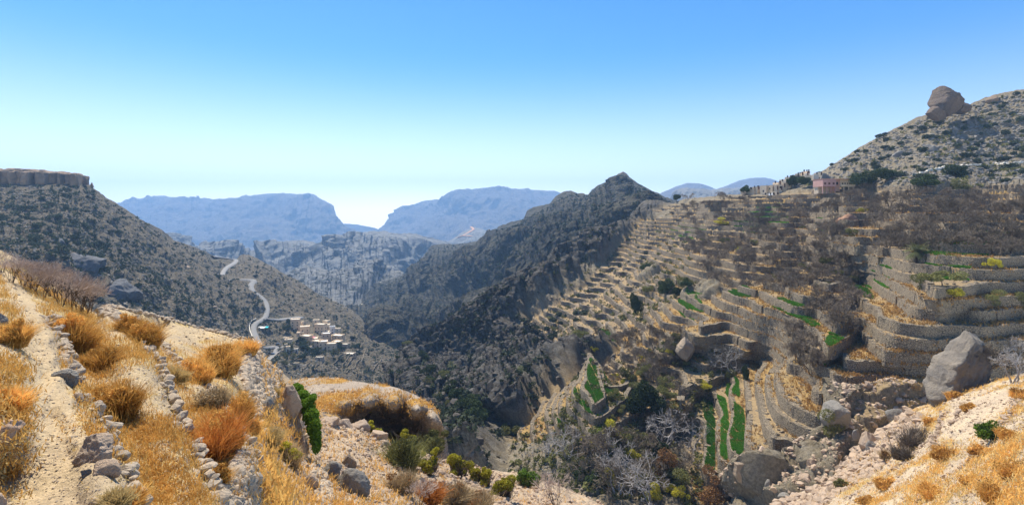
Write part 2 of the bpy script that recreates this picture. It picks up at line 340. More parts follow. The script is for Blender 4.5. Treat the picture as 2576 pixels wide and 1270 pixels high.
Layer('left', [(-60, 458), (0, 457), (100, 458), (205, 459), (222, 466), (240, 478), (262, 494), (282, 506), (300, 519), (325, 533), (350, 549), (375, 560), (400, 572), (425, 590), (436, 603), (460, 612), (490, 622), (520, 634), (545, 643), (575, 648), (592, 652), (606, 641), (625, 639), (650, 650), (682, 667), (712, 686), (745, 702), (775, 722), (805, 742), (835, 755), (865, 765), (885, 778), (905, 795), (925, 822), (950, 850), (1000, 880), (1060, 890), (1130, 900)],
      [(-60, 1010), (1130, 1080)],
      [(-60, 458, 470), (0, 457, 470), (205, 459, 500), (240, 478, 515), (300, 519, 560), (436, 603, 660), (545, 643, 800), (592, 652, 830), (625, 639, 850), (745, 702, 790), (865, 765, 720), (950, 850, 640), (1060, 890, 560), (1130, 900, 540),
       (-60, 560, 370), (100, 560, 380), (200, 600, 380), (300, 620, 430), (400, 660, 480), (500, 700, 540), (570, 692, 700), (600, 703, 660), (640, 706, 640), (530, 760, 470), (640, 740, 600), (660, 770, 570), (665, 798, 545), (690, 802, 560), (745, 800, 580), (630, 825, 500), (700, 740, 680), (780, 790, 610), (850, 830, 590),
       (0, 650, 290), (100, 700, 285), (200, 750, 290), (300, 760, 330), (400, 780, 370), (500, 820, 400), (600, 860, 430), (650, 870, 460), (700, 876, 480), (800, 860, 520), (880, 880, 520), (670, 910, 430), (800, 930, 430), (900, 940, 440), (1000, 900, 540), (960, 950, 455), (1040, 930, 500),
       (-60, 1010, 150), (300, 1010, 200), (600, 1010, 300), (800, 1000, 370), (1000, 1010, 400), (1130, 1080, 330)], 820, 420, M_left,
      disp=((lf(9), 110, 4, False, 11), (lf(5.5), 28, 5, True, 12), (lf(1.6), 7, 4, True, 13)), rough=2.0, rsc=22, objname='hillside')
# ------------------------------------------------------------------ ground material with painted-on kinds of ground (zone: R terrace soil, G dry grass, B dark crag with the canyon's shade put into its colour)
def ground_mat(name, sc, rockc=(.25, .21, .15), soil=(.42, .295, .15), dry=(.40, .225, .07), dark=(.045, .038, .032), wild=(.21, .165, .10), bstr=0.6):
    m, nt = newmat(name); p = wpos(nt)
    at = node(nt, 'ShaderNodeAttribute'); at.attribute_name = 'zone'; sp = node(nt, 'ShaderNodeSeparateColor'); nt.links.new(at.outputs['Color'], sp.inputs[0])
    n1 = noise(nt, p, 1 / sc, 5, 0.6); n2 = noise(nt, p, 5 / sc, 6, 0.7); n3 = ramp(nt, noise(nt, p, 24 / sc, 5, 0.8), [(.3, 0.), (.7, 1.)])
    geo = node(nt, 'ShaderNodeNewGeometry'); sx = node(nt, 'ShaderNodeSeparateXYZ'); nt.links.new(geo.outputs['Normal'], sx.inputs[0])
    def var(c, f, lo, hi): return mix(nt, f, tuple(x * lo for x in c), tuple(min(1, x * hi) for x in c))
    cw = mix(nt, ramp(nt, n2, [(.42, 0.), (.58, 1.)]), var(wild, n3, .5, 1.5), var(rockc, n3, .4, 1.6))
    cs = mix(nt, ramp(nt, n1, [(.35, 0.), (.65, 1.)]), var(soil, n3, .7, 1.25), var((soil[0] * .8, soil[1] * .8, soil[2] * .85), n3, .6, 1.3))
    c = mix(nt, sp.outputs[0], cw, cs)
    gm = ramp(nt, mth(nt, 'ADD', mth(nt, 'SUBTRACT', sp.outputs[1], 0.5), mth(nt, 'ADD', mth(nt, 'MULTIPLY', n2, .6), mth(nt, 'MULTIPLY', n3, .4))), [(.45, 0.), (.62, 1.)])
    c = mix(nt, gm, c, mix(nt, n1, var(dry, n3, .55, 1.3), var((dry[0] * 1.05, dry[1] * 1.35, dry[2] * 1.8), n3, .6, 1.3)))
    st = ramp(nt, sx.outputs[2], [(.35, 1.), (.62, 0.)])
    c = mix(nt, mth(nt, 'MULTIPLY', st, 0.85), c, var(rockc, n3, .45, 1.5))
    c = mix(nt, sp.outputs[2], c, mix(nt, ramp(nt, n2, [(.45, 0.), (.62, 1.)]), var(dark, n3, .5, 1.6), var((.13, .12, .105), n3, .5, 1.5)))  # crag: dark rock, darkened further to stand in for shade on the canyon walls
    finish(nt, c, 0.95, mth(nt, 'ADD', n2, mth(nt, 'MULTIPLY', n3, .6)), bstr, sc * 0.1)
    return m
# ------------------------------------------------------------------ the terraced mountainside on the right
TR = [  # (elevation, wall line in the picture)
 (-22.5, [(2239, 745), (2276, 771), (2305, 788), (2339, 791), (2413, 788), (2561, 785), (2640, 785)]),
 (-20, [(2259, 725), (2285, 742), (2322, 762), (2376, 770), (2440, 764), (2561, 762), (2640, 760)]),
 (-17.5, [(2293, 711), (2325, 722), (2353, 742), (2420, 738), (2487, 725), (2576, 722)]),
 (-15, [(2300, 672), (2345, 680), (2410, 688), (2496, 694), (2576, 690)]),
 (-12.5, [(2216, 637), (2300, 648), (2359, 655), (2427, 660), (2524, 660), (2600, 655)]),
 (-10, [(2290, 612), (2382, 622), (2524, 625), (2600, 622)]), (-7.5, [(2290, 590), (2387, 597), (2524, 598), (2600, 595)]),
 (-5, [(2290, 570), (2400, 572), (2600, 572)]), (-5, [(2120, 562)]),
 (-15, [(2199, 651), (2239, 659)]), (-17.5, [(2170, 668), (2199, 674), (2236, 688)]), (-20, [(2165, 685), (2222, 702)]),
 (-22.5, [(2162, 705), (2196, 714), (2222, 736)]), (-25, [(2145, 734), (2176, 754), (2182, 779)]),
 (-12.5, [(2096, 620), (2153, 628), (2216, 637)]), (-15, [(1972, 622), (2049, 630), (2144, 645)]), (-12.5, [(1985, 605), (2083, 615)]),
 (-25, [(2210, 811), (2256, 825), (2325, 836), (2470, 839), (2600, 838)]),
 (-27.5, [(2182, 822), (2222, 853), (2256, 865), (2325, 871), (2416, 873), (2600, 873)]),
 (-30, [(2162, 839), (2179, 868), (2205, 885), (2229, 901), (2315, 901), (2384, 904), (2600, 905)]),
 (-32.5, [(2105, 890), (2112, 912), (2122, 925), (2160, 927), (2226, 921), (2353, 935), (2600, 935)]),
 (-35, [(2170, 959), (2239, 956), (2340, 962), (2600, 960)]),
 (-37.5, [(1982, 935), (2024, 949), (2058, 977), (2107, 1004), (2150, 1008)]),
 (-40, [(1951, 960), (1965, 1000), (1992, 1038), (2020, 1055), (2055, 1072)]),
 (-42.5, [(1941, 894), (1930, 960), (1935, 1015), (1965, 1060), (2000, 1085), (2040, 1100)]),
 (-45, [(1893, 894), (1893, 952), (1913, 1018), (1927, 1073), (1917, 1135)]), (-45.5, [(1940, 1145), (1989, 1156), (2024, 1156), (2051, 1142)]),
 (-47.5, [(1866, 930), (1884, 1001), (1886, 1073), (1879, 1125)]),
 (-50, [(1835, 950), (1841, 1018), (1831, 1108), (1838, 1149)]),
 (-52.5, [(1798, 1001), (1813, 1046), (1810, 1142), (1812, 1170)]),
 (-55, [(1765, 1011), (1776, 1101), (1765, 1190)]),
 (-50, [(1713, 920), (1708, 960), (1712, 1025)]), (-47.5, [(1750, 900), (1757, 960)]),
 (-50, [(1463, 977), (1478, 1005), (1492, 1032)]), (-52.5, [(1439, 994), (1463, 1032), (1487, 1052), (1492, 1090)]),
 (-55, [(1428, 1008), (1456, 1059), (1477, 1094)]), (-57.5, [(1406, 1023), (1421, 1059), (1449, 1101)]),
 (-60, [(1389, 1042), (1401, 1080), (1421, 1115)]), (-62.5, [(1373, 1056), (1385, 1073), (1399, 1104)]), (-66, [(1325, 1059), (1328, 1125)]),
 (-37.5, [(1740, 788), (1762, 801), (1820, 818), (1880, 840)]), (-35, [(1762, 771), (1799, 791), (1840, 801), (1900, 822), (1960, 840)]),
 (-32.5, [(1796, 754), (1847, 781), (1870, 791), (1914, 805), (1975, 818), (2010, 850), (2040, 900)]),
 (-30, [(1823, 740), (1867, 760), (1914, 774), (1948, 788), (1982, 805), (2032, 830), (2060, 870)]),
 (-27.5, [(1904, 734), (1941, 751), (1975, 761), (2049, 798), (2070, 822), (2090, 860)]),
 (-25, [(1930, 715), (2010, 745), (2080, 770), (2110, 800)]),
 (-22.5, [(1850, 672), (1960, 690), (2060, 705), (2110, 715)]), (-20, [(1765, 632), (1826, 639), (1907, 645), (2000, 660), (2100, 675)]),
 (-15, [(1700, 585), (1745, 594), (1850, 605)]), (-10, [(1776, 572), (1900, 580), (2020, 582)]),
]
LC = []
for z, ln in TR:
    for (a, b), (c, d) in zip(ln[:-1], ln[1:]):
        LC += [(a, b, z)]
    LC += [(ln[-1][0], ln[-1][1], z)]
LCTRL = []
for a, b, z in LC:
    LCTRL.append((a, b, YZ(b, z)))
LCTRL += [(1760, 545, 335), (1840, 552, 290), (1980, 555, 245), (1760, 528, 365), (1847, 528, 310), (2000, 528, 270), (2150, 528, 222), (2300, 528, 182), (2600, 528, 168), (2100, 548, 215), (2300, 548, 163), (2576, 552, 155), (2200, 505, 240), (2400, 505, 205), (2640, 505, 192)]
LCTRL += [(1010, 940, 340), (1025, 900, 380), (1060, 870, 360), (1110, 840, 350), (1151, 801, 350), (1200, 760, 350), (1239, 734, 350), (1333, 720, 370), (1400, 650, 400), (1455, 605, 420), (1540, 578, 440),
 (1587, 551, 450), (1627, 510, 470), (1655, 508, 460), (1695, 512, 440), (1720, 500, 420), (1780, 495, 390), (1900, 487, 350), (1980, 465, 345), (2070, 430, 350), (2160, 370, 350), (2260, 320, 345), (2400, 283, 330), (2480, 245, 330), (2576, 222, 315), (2640, 212, 310),
 (2100, 476, 285), (2000, 490, 300), (2200, 476, 268), (2400, 476, 235), (2640, 476, 220), (2250, 400, 310), (2450, 380, 290), (2600, 350, 280), (2500, 440, 262), (2640, 440, 255), (1900, 505, 300), (1780, 515, 320),
 (1640, 560, 400), (1560, 600, 410), (1620, 620, 350), (1700, 610, 310), (1560, 660, 360), (1660, 680, 270), (1740, 690, 225), (1600, 720, 270), (1480, 720, 320), (1680, 760, 215), (1520, 780, 260), (1400, 780, 290), (1340, 830, 290), (1600, 820, 215), (1680, 840, 178), (1460, 860, 230), (1380, 880, 265),
 (1540, 900, 193), (1640, 900, 168), (1700, 870, 160), (1760, 850, 155), (1480, 940, 188), (1420, 960, 195), (1300, 800, 320), (1250, 880, 310), (1180, 860, 330), (1100, 900, 330), (1060, 960, 310), (1300, 950, 250), (1200, 960, 260), (1150, 1040, 220), (1250, 1040, 195), (1120, 1130, 185), (1250, 1130, 165), (1040, 1010, 260), (1310, 1050, 165),
 (1560, 1000, 141), (1600, 950, 157), (1640, 1000, 146), (1540, 1080, 128), (1620, 1080, 134), (1700, 1100, 137), (1700, 1190, 118), (1600, 1150, 122), (1500, 1150, 117), (1400, 1160, 121), (1300, 1180, 128), (1500, 1290, 100), (1700, 1290, 98), (1860, 1230, 104), (1850, 1290, 96), (1000, 1290, 120), (1300, 1290, 110),
 (2100, 1100, 95), (2060, 1180, 88), (1950, 1210, 96), (1930, 1180, 93), (2000, 1185, 92), (2180, 1080, 93), (2150, 1040, 98), (2250, 1020, 100), (2330, 1000, 101), (2150, 1200, 85), (2000, 1290, 84), (2300, 1290, 80), (2640, 1290, 75), (2640, 1000, 98), (2400, 1000, 100), (1770, 760, 205), (1880, 870, 148), (1960, 880, 138), (2000, 900, 130)]
LTOP = [(990, 1000), (1010, 940), (1025, 900), (1060, 870), (1110, 840), (1151, 801), (1200, 760), (1239, 734), (1290, 735), (1333, 720), (1360, 692), (1400, 650), (1455, 605), (1502, 588), (1540, 578), (1587, 551), (1612, 520), (1627, 510), (1655, 508), (1695, 512), (1720, 500), (1780, 495), (1850, 490), (1900, 487), (1940, 482), (1980, 465), (2040, 445), (2070, 430), (2110, 405), (2160, 370), (2200, 350), (2260, 320), (2310, 295), (2340, 288), (2400, 283), (2430, 275), (2445, 260), (2480, 245), (2520, 235), (2576, 225), (2640, 215)]
TPOLY = [(1600, 565), (1640, 530), (1700, 515), (1990, 488), (2150, 480), (2640, 478), (2640, 1290), (2160, 1290), (2160, 1010), (2080, 1010), (2050, 1140), (1920, 1150), (1880, 1180), (1880, 1290), (1290, 1290), (1300, 1130), (1290, 1090), (1400, 980), (1520, 905), (1560, 880), (1470, 900), (1420, 890), (1350, 870), (1330, 850), (1330, 800), (1440, 740), (1500, 690)]
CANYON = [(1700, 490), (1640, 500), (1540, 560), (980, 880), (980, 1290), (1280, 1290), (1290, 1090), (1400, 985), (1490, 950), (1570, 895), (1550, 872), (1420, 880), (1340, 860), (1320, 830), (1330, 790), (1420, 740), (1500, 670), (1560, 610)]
GULLY = [(2085, 960), (2130, 980), (2230, 960), (2360, 960), (2400, 990), (2330, 1040), (2200, 1100), (2130, 1190), (2100, 1290), (1860, 1290), (1870, 1170), (1900, 1160), (2040, 1165), (2060, 1100)]
ZL = np.arange(-75, 16, 2.5)
def soft(poly, U, V, wd):
    return smooth(np.where(inpoly(U, V, poly), 1, -1) * polydist(U, V, poly + [poly[0]]) / wd, -1, 1)
def terraces(s, G):
    U = np.concatenate([np.repeat(s.U[:1], s.nb, 0), s.U]); V = np.concatenate([np.repeat(s.V[:1] - 30, s.nb, 0), s.V])
    wob = fbm(np.stack([U, V, 0 * U], -1), 60, 3, seed=4) * 22
    s.tm = soft(TPOLY, U + wob * .5, V + wob * .4, 5) * (1 - smooth(V - U * .02, 1085, 1115) * (U < 1740)) * (1 - smooth(fbm(G, 38, 3, seed=15), .42, .5) * (1 - soft([(2130, 700), (2640, 700), (2640, 1000), (2100, 1000)], U, V, 20))); s.tm[:s.nb] = 0
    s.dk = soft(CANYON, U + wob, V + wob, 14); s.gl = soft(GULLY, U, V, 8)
    s.UU, s.VV = U, V
    G = G.copy(); calm = np.maximum(soft([(2130, 700), (2640, 700), (2640, 1000), (2100, 1000)], U, V, 20), soft([(1380, 930), (1960, 930), (1960, 1200), (1300, 1200)], U, V, 20))
    z0 = G[..., 2] + (1 - .75 * calm) * (1.3 * fbm(G, 30, 3, seed=6) + 1.3 * np.clip(6 * perlin(G / 19.0 + 9), -1, 1)) * s.tm; z0 = np.where(inpoly(U, V, [(1425, 925), (1535, 915), (1545, 1045), (1435, 1055)]), np.minimum(z0, -47.8), z0); z0 = z0 + soft([(1462, 965), (1480, 935), (1512, 950), (1528, 1025), (1494, 1036)], U, V, 16) * (np.maximum(z0, -49.4) - z0); z0 = z0 + soft([(1437, 985), (1462, 965), (1500, 1036), (1496, 1058), (1462, 1038)], U, V, 14) * (np.maximum(z0, -52.0) - z0); s.z0 = z0
    k = np.floor(z0 / 2.5); f = z0 / 2.5 - k
    flat = lambda kk: kk * 2.5 + 1.25
    zt = flat(k - 1) + 2.5 * smooth(f, 0.0, 0.16) + 0.25 * (f - .5)
    s.kk = k; s.ff = f
    G[..., 2] = G[..., 2] * (1 - s.tm) + zt * s.tm
    return G
def amp_big(b): return lambda s: b * (1 - s.tm) * (0.12 + 1.1 * s.dk)
def amp_wild(big, small): return lambda s: big * (1 - s.tm) * (0.55 + 0.8 * s.dk) + small * s.tm
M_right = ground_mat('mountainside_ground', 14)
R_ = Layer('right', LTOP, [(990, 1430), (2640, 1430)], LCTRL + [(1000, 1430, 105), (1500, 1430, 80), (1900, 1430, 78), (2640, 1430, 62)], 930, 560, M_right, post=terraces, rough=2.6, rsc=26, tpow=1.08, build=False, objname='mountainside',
      disp=((amp_big(12), 75, 4, True, 21), (amp_wild(5, 0), 20, 5, True, 22), (amp_wild(2.4, .12), 6, 4, True, 23), (lambda s: 4 * s.gl, 14, 4, True, 5), (lambda s: 3.2 * s.dk * (1 - s.tm), (9, 9, 5), 4, True, 27)))
q = np.stack([R_.UU, R_.VV, 0 * R_.UU], -1)
og = fbm(R_.base, 45, 4, seed=31); pf = perlin(np.stack([R_.kk * 7.7, R_.base[..., 0] / 22, R_.base[..., 1] / 22], -1))
dry = np.clip(0.62 + 1.0 * og + 1.1 * pf, 0, 1)
for pl_, a in [([(2118, 858), (2170, 850), (2235, 918), (2125, 922), (2108, 890)], 1), ([(2140, 790), (2185, 800), (2165, 850), (2122, 850)], .95), ([(2245, 735), (2300, 770), (2330, 790), (2260, 770)], .8), ([(2190, 815), (2250, 828), (2480, 842), (2480, 865), (2300, 862), (2210, 845)], .1),
               ([(2260, 870), (2420, 874), (2420, 900), (2230, 905), (2200, 870)], .9), ([(1745, 782), (1800, 795), (1860, 815), (1820, 835), (1740, 810)], .9), ([(1880, 745), (1990, 790), (1960, 800), (1860, 760)], .9), ([(1870, 890), (1895, 890), (1890, 960), (1875, 970)], .85),
               ([(1925, 1000), (1990, 1080), (2050, 1120), (2000, 1150), (1925, 1140)], .3), ([(1380, 1000), (1460, 1060), (1480, 1100), (1400, 1110)], .15), ([(1290, 1060), (1370, 1050), (1370, 1120), (1300, 1120)], .9), ([(1340, 720), (1560, 600), (1620, 700), (1420, 860), (1330, 850)], .38), ([(2020, 950), (2110, 1010), (2110, 1060), (2020, 1040)], .8)]:
    k_ = soft(pl_, R_.UU, R_.VV, 4); dry = dry * (1 - k_) + k_ * np.clip(a + .25 * og, 0, 1)
dry *= R_.tm
slopeside = (soft([(2000, 480), (2640, 478), (2640, 150), (1950, 460)], R_.UU, R_.VV, 4))
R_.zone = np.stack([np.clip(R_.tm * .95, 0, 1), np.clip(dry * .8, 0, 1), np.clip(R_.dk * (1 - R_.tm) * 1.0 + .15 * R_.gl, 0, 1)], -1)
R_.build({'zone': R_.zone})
# ------------------------------------------------------------------ knoll with the shallow cave
M_near = ground_mat('near_slope_ground', 5, rockc=(.30, .25, .20), soil=(.47, .37, .27), dry=(.48, .23, .04), wild=(.42, .33, .235))
KN = Layer('knoll', [(690, 975), (720, 958), (760, 950), (850, 949), (880, 956), (930, 963), (965, 966), (1000, 975), (1040, 990), (1075, 1010), (1098, 1035), (1110, 1060), (1116, 1090), (1120, 1130), (1150, 1170)],
      [(690, 1200), (1150, 1200)],
      [(690, 975, 72), (760, 950, 76), (850, 949, 76), (965, 966, 70), (1040, 990, 66), (1098, 1035, 62), (1116, 1090, 60), (1150, 1170, 62),
       (800, 985, 62), (900, 990, 60), (980, 1000, 58), (1050, 1020, 56), (740, 1040, 55), (830, 1040, 52), (870, 1016, 51), (930, 1006, 50), (990, 1004, 50), (1050, 1020, 50), (1090, 1044, 51), (1108, 1070, 53),
       (930, 1014, 50), (990, 1014, 49.5), (1050, 1032, 50), (1090, 1056, 51), (890, 1032, 58), (930, 1026, 60), (960, 1026, 63), (1010, 1028, 64), (1060, 1050, 61), (1090, 1082, 58), (905, 1070, 60), (960, 1080, 66), (1010, 1085, 67), (1060, 1092, 64),
       (900, 1090, 53), (960, 1125, 56), (1030, 1135, 56), (1090, 1125, 55), (800, 1100, 46), (700, 1060, 52), (690, 1200, 40), (900, 1200, 44), (1050, 1200, 50), (1150, 1200, 56)], 330, 240, M_near, build=False,
      disp=((.35, 9, 3, False, 31), (.3, 2.5, 4, True, 32), (.12, .8, 3, True, 33)), rough=1.5, rsc=14, objname='knoll', back=(12, 0.05, 0.7))
kz = np.zeros(KN.G.shape[:2] + (3,)); kz[..., 0] = .8; kz[..., 1] = np.clip(.45 + 1.2 * fbm(KN.base, 10, 3, seed=3), 0, 1)
KN.zone = kz; KN.build({'zone': kz})
# ------------------------------------------------------------------ the near slope: path, narrow fields and walls on the left, scree below
NT = [(-60, 612), (0, 628), (40, 648), (90, 690), (150, 730), (200, 765), (245, 790), (270, 770), (340, 785), (430, 805), (500, 824), (560, 838), (605, 852), (636, 868), (650, 885), (668, 905), (700, 928), (735, 958), (765, 985), (785, 1020), (800, 1052), (835, 1060), (880, 1072), (930, 1085), (965, 1092), (985, 1120), (1010, 1128), (1060, 1135), (1110, 1150), (1160, 1165), (1230, 1180), (1300, 1190), (1380, 1215), (1450, 1240), (1520, 1275), (1560, 1290)]
NC = [(-60, 612, 24), (0, 628, 23), (90, 690, 22), (200, 765, 21), (245, 790, 20.5), (270, 770, 23), (430, 805, 26), (560, 838, 26), (605, 852, 25), (636, 868, 24)]
def zc(z, pts): 
    for a, b in pts: NC.append((a, b, YZ(b, z)))
WALLP = [(22, 705), (60, 735), (110, 800), (140, 850), (152, 900), (170, 950), (200, 1000), (238, 1050), (265, 1110), (300, 1170), (320, 1230), (330, 1275)]     # stones edging the path
WALL2 = [(262, 778), (282, 800), (322, 838), (352, 870), (385, 905), (400, 945), (415, 990), (432, 1040), (455, 1095), (478, 1150), (505, 1210), (535, 1275)]
WALL3 = [(330, 800), (385, 850), (430, 905), (470, 940), (515, 975), (548, 1010), (575, 1060), (612, 1110), (640, 1150), (655, 1200), (690, 1275)]
RIM = [(636, 868), (622, 893), (605, 915), (603, 950), (612, 985), (628, 1020), (645, 1060), (660, 1100)]
zc(-2.15, [(30, 720), (70, 800), (100, 870), (110, 950), (130, 1050), (180, 1150), (200, 1270), (60, 1270), (0, 1200)])
zc(-2.1, [(p[0] - 14, p[1]) for p in WALLP[2:]]); zc(-1.75, [(0, 800), (30, 900), (30, 1000), (20, 1100)]); zc(-1.45, [(-40, 950), (-40, 1050)]); zc(-1.9, [(-50, 1270), (-40, 800)])
zc(-2.75, [(p[0] + 16, p[1]) for p in WALLP[3:]]); zc(-2.9, [(220, 880), (270, 950), (330, 1050), (380, 1150), (420, 1250)]); zc(-2.95, [(p[0] - 12, p[1]) for p in WALL2[1:]])
zc(-3.55, [(p[0] + 14, p[1]) for p in WALL2[2:]]); zc(-3.75, [(430, 930), (480, 1030), (530, 1130), (590, 1240)]); zc(-3.85, [(p[0] - 12, p[1]) for p in WALL3[3:-1]]); 
zc(-4.5, [(p[0] + 12, p[1]) for p in WALL3[3:8]]); zc(-5.4, [(650, 1150), (670, 1200), (705, 1275)]); zc(-5.0, [(560, 960), (590, 1030), (620, 1090)]); zc(-6.2, [(400, 830), (500, 880), (560, 900), (480, 850)]); zc(-5.6, [(520, 930)]); zc(-6.3, [(p[0] - 8, p[1]) for p in RIM[:3]]); zc(-5.6, [(p[0] - 10, p[1]) for p in RIM[3:6]])
NC += [(645, 925, 22), (665, 950, 22), (640, 980, 19.5), (700, 960, 24), (720, 1000, 23.5), (750, 1010, 25), (680, 1040, 20), (720, 1050, 22), (760, 1060, 24), (700, 1090, 20), (745, 1100, 21.5), (700, 1150, 18.5), (760, 1150, 21), (720, 1200, 16.5), (780, 1200, 19), (760, 1270, 14.5), (850, 1270, 17),
       (785, 1020, 34), (800, 1052, 36), (880, 1072, 37), (965, 1092, 38), (985, 1120, 38), (820, 1110, 30), (880, 1110, 32), (940, 1130, 34), (860, 1160, 25), (920, 1180, 27), (1000, 1180, 32), (900, 1230, 21), (960, 1270, 20), (1020, 1250, 24),
       (1060, 1135, 47), (1160, 1165, 52), (1230, 1180, 56), (1300, 1190, 60), (1450, 1240, 58), (1560, 1290, 56), (1100, 1200, 38), (1200, 1220, 42), (1300, 1240, 46), (1100, 1270, 29), (1250, 1275, 35), (1400, 1275, 44)]
M_fore = ground_mat('foreground_ground', 1.6, rockc=(.36, .29, .22), soil=(.56, .42, .245), dry=(.52, .33, .11), wild=(.52, .37, .24), bstr=0.5)
NR = Layer('near', NT, [(-60, 1340), (1560, 1342)], NC, 900, 560, M_fore, build=False, rough=1.5, rsc=16, tpow=1.1, objname='near_slope', back=(10, 0.05, 1.2),
      disp=((lambda s: 0.0035 * s.base[..., 1], 1.2, 5, False, 41), (lambda s: 0.0022 * s.base[..., 1] * np.clip(s.base[..., 1] / 8 - 1, 0, 3), 2.5, 5, True, 42), (lambda s: .0016 * s.base[..., 1], .3, 4, True, 44), (0.012, .12, 4, True, 43)))
U = np.concatenate([np.repeat(NR.U[:1], NR.nb, 0), NR.U]); V = np.concatenate([np.repeat(NR.V[:1], NR.nb, 0), NR.V])
NR.UU, NR.VV = U, V
PATH = [(15, 695), (45, 740), (85, 820), (100, 900), (105, 980), (120, 1060), (150, 1150), (165, 1290)]
pathm = 1 - smooth(polydist(U, V, PATH) / np.interp(V, [700, 900, 1100, 1290], [14, 46, 78, 135]), 0.6, 1.1)
gn = fbm(NR.base, 1.8, 4, seed=51)
ORANGE = [([(180, 790), (250, 800), (300, 880), (230, 940), (160, 880), (130, 800)], .9), ([(200, 880), (300, 860), (320, 920), (210, 930)], .9), ([(225, 960), (330, 950), (350, 1010), (290, 1070), (230, 1010)], .9),
          ([(0, 630), (250, 780), (240, 860), (120, 800), (0, 700)], .9), ([(280, 790), (360, 800), (400, 880), (350, 890)], .9), ([(500, 880), (610, 860), (625, 900), (595, 930), (580, 960), (500, 910)], .95),
          ([(440, 1030), (540, 1040), (600, 1110), (590, 1170), (520, 1200), (470, 1130)], .9), ([(600, 950), (660, 1080), (650, 1150), (560, 1000)], .7), ([(470, 930), (520, 960), (560, 1040), (440, 950)], .6),
          ([(0, 800), (60, 830), (70, 900), (0, 960)], .6), ([(0, 980), (60, 1000), (50, 1100), (0, 1100)], .5), ([(200, 1170), (300, 1180), (320, 1290), (220, 1290)], .6), ([(330, 1000), (410, 1020), (420, 1140), (330, 1120)], .55)]
og = np.full(U.shape, .46)
for pl_, a in ORANGE: og = np.maximum(og, .85 * a * soft(pl_, U, V, 42))
og = np.clip(og + .55 * gn, 0, 1) * (1 - pathm)
right_rock = smooth(U, 640, 760)
NR.zone = np.stack([1 - .75 * right_rock, og * (1 - .55 * right_rock), 0 * og], -1)
NR.build({'zone': NR.zone})
# ------------------------------------------------------------------ the slope at the lower right, falling to the gully
PT = [(1880, 1300), (1960, 1262), (2010, 1238), (2080, 1215), (2110, 1180), (2150, 1130), (2190, 1095), (2240, 1060), (2280, 1035), (2310, 1022), (2350, 1012), (2400, 985), (2440, 968), (2480, 955), (2530, 945), (2576, 938), (2640, 925)]
PC = [(1880, 1300, 74), (2010, 1238, 78), (2110, 1180, 82), (2190, 1095, 84), (2280, 1035, 84), (2350, 1012, 80), (2400, 985, 80), (2480, 955, 78), (2576, 938, 75), (2640, 925, 74),
      (2200, 1170, 68), (2300, 1090, 68), (2350, 1050, 67), (2420, 1020, 62), (2540, 980, 58), (2640, 960, 56), (2100, 1270, 58), (2200, 1240, 50), (2300, 1180, 50), (2400, 1110, 50), (2500, 1050, 48), (2640, 1000, 46),
      (2250, 1290, 40), (2350, 1230, 40), (2450, 1160, 39), (2576, 1080, 38), (2640, 1050, 37), (2400, 1290, 32), (2500, 1230, 31), (2640, 1150, 29), (2500, 1300, 27), (2640, 1240, 24), (2640, 1300, 21)]
M_lr = ground_mat('lower_slope_ground', 4, rockc=(.42, .34, .26), soil=(.58, .45, .30), dry=(.44, .27, .09), wild=(.50, .39, .28), bstr=0.5)
PR = Layer('lower', PT, [(1880, 1345), (2640, 1345)], PC, 420, 300, M_lr, build=False, rough=1.5, rsc=16, objname='lower_slope', back=(10, 0.05, 1.0),
      disp=((.5, 7, 4, False, 61), (.30, 1.8, 4, True, 62), (.06, .4, 3, True, 63)))
pz = np.zeros(PR.G.shape[:2] + (3,)); U = np.concatenate([np.repeat(PR.U[:1], PR.nb, 0), PR.U]); V = np.concatenate([np.repeat(PR.V[:1], PR.nb, 0), PR.V]); PR.UU, PR.VV = U, V
pale = soft([(2400, 1010), (2540, 985), (2560, 1020), (2440, 1110), (2370, 1100), (2400, 1040)], U, V, 15)
edge = smooth(U + V * .9, 3120, 3260)
pz[..., 0] = 1; pz[..., 1] = np.clip(.22 + .25 * edge + .8 * fbm(PR.base, 4, 4, seed=8), 0, 1) * (1 - .8 * pale)
PR.zone = pz; PR.build({'zone': pz})
# ------------------------------------------------------------------ air
m, nt = newmat('air'); pv = node(nt, 'ShaderNodeVolumePrincipled'); pv.inputs['Color'].default_value = (.36, .62, 1.0, 1); pv.inputs['Density'].default_value = 1.45e-4; pv.inputs['Anisotropy'].default_value = 0.1
o = node(nt, 'ShaderNodeOutputMaterial'); nt.links.new(pv.outputs[0], o.inputs['Volume'])
bx = np.array([[x, y, z] for x in (-9500, 9500) for y in (-220, 7560) for z in (-500, 420)], float)
link('haze', mesh_np('haze', bx, np.array([[0, 1, 3, 2], [4, 6, 7, 5], [0, 4, 5, 1], [2, 3, 7, 6], [0, 2, 6, 4], [1, 5, 7, 3]]), m, False), kind='stuff')
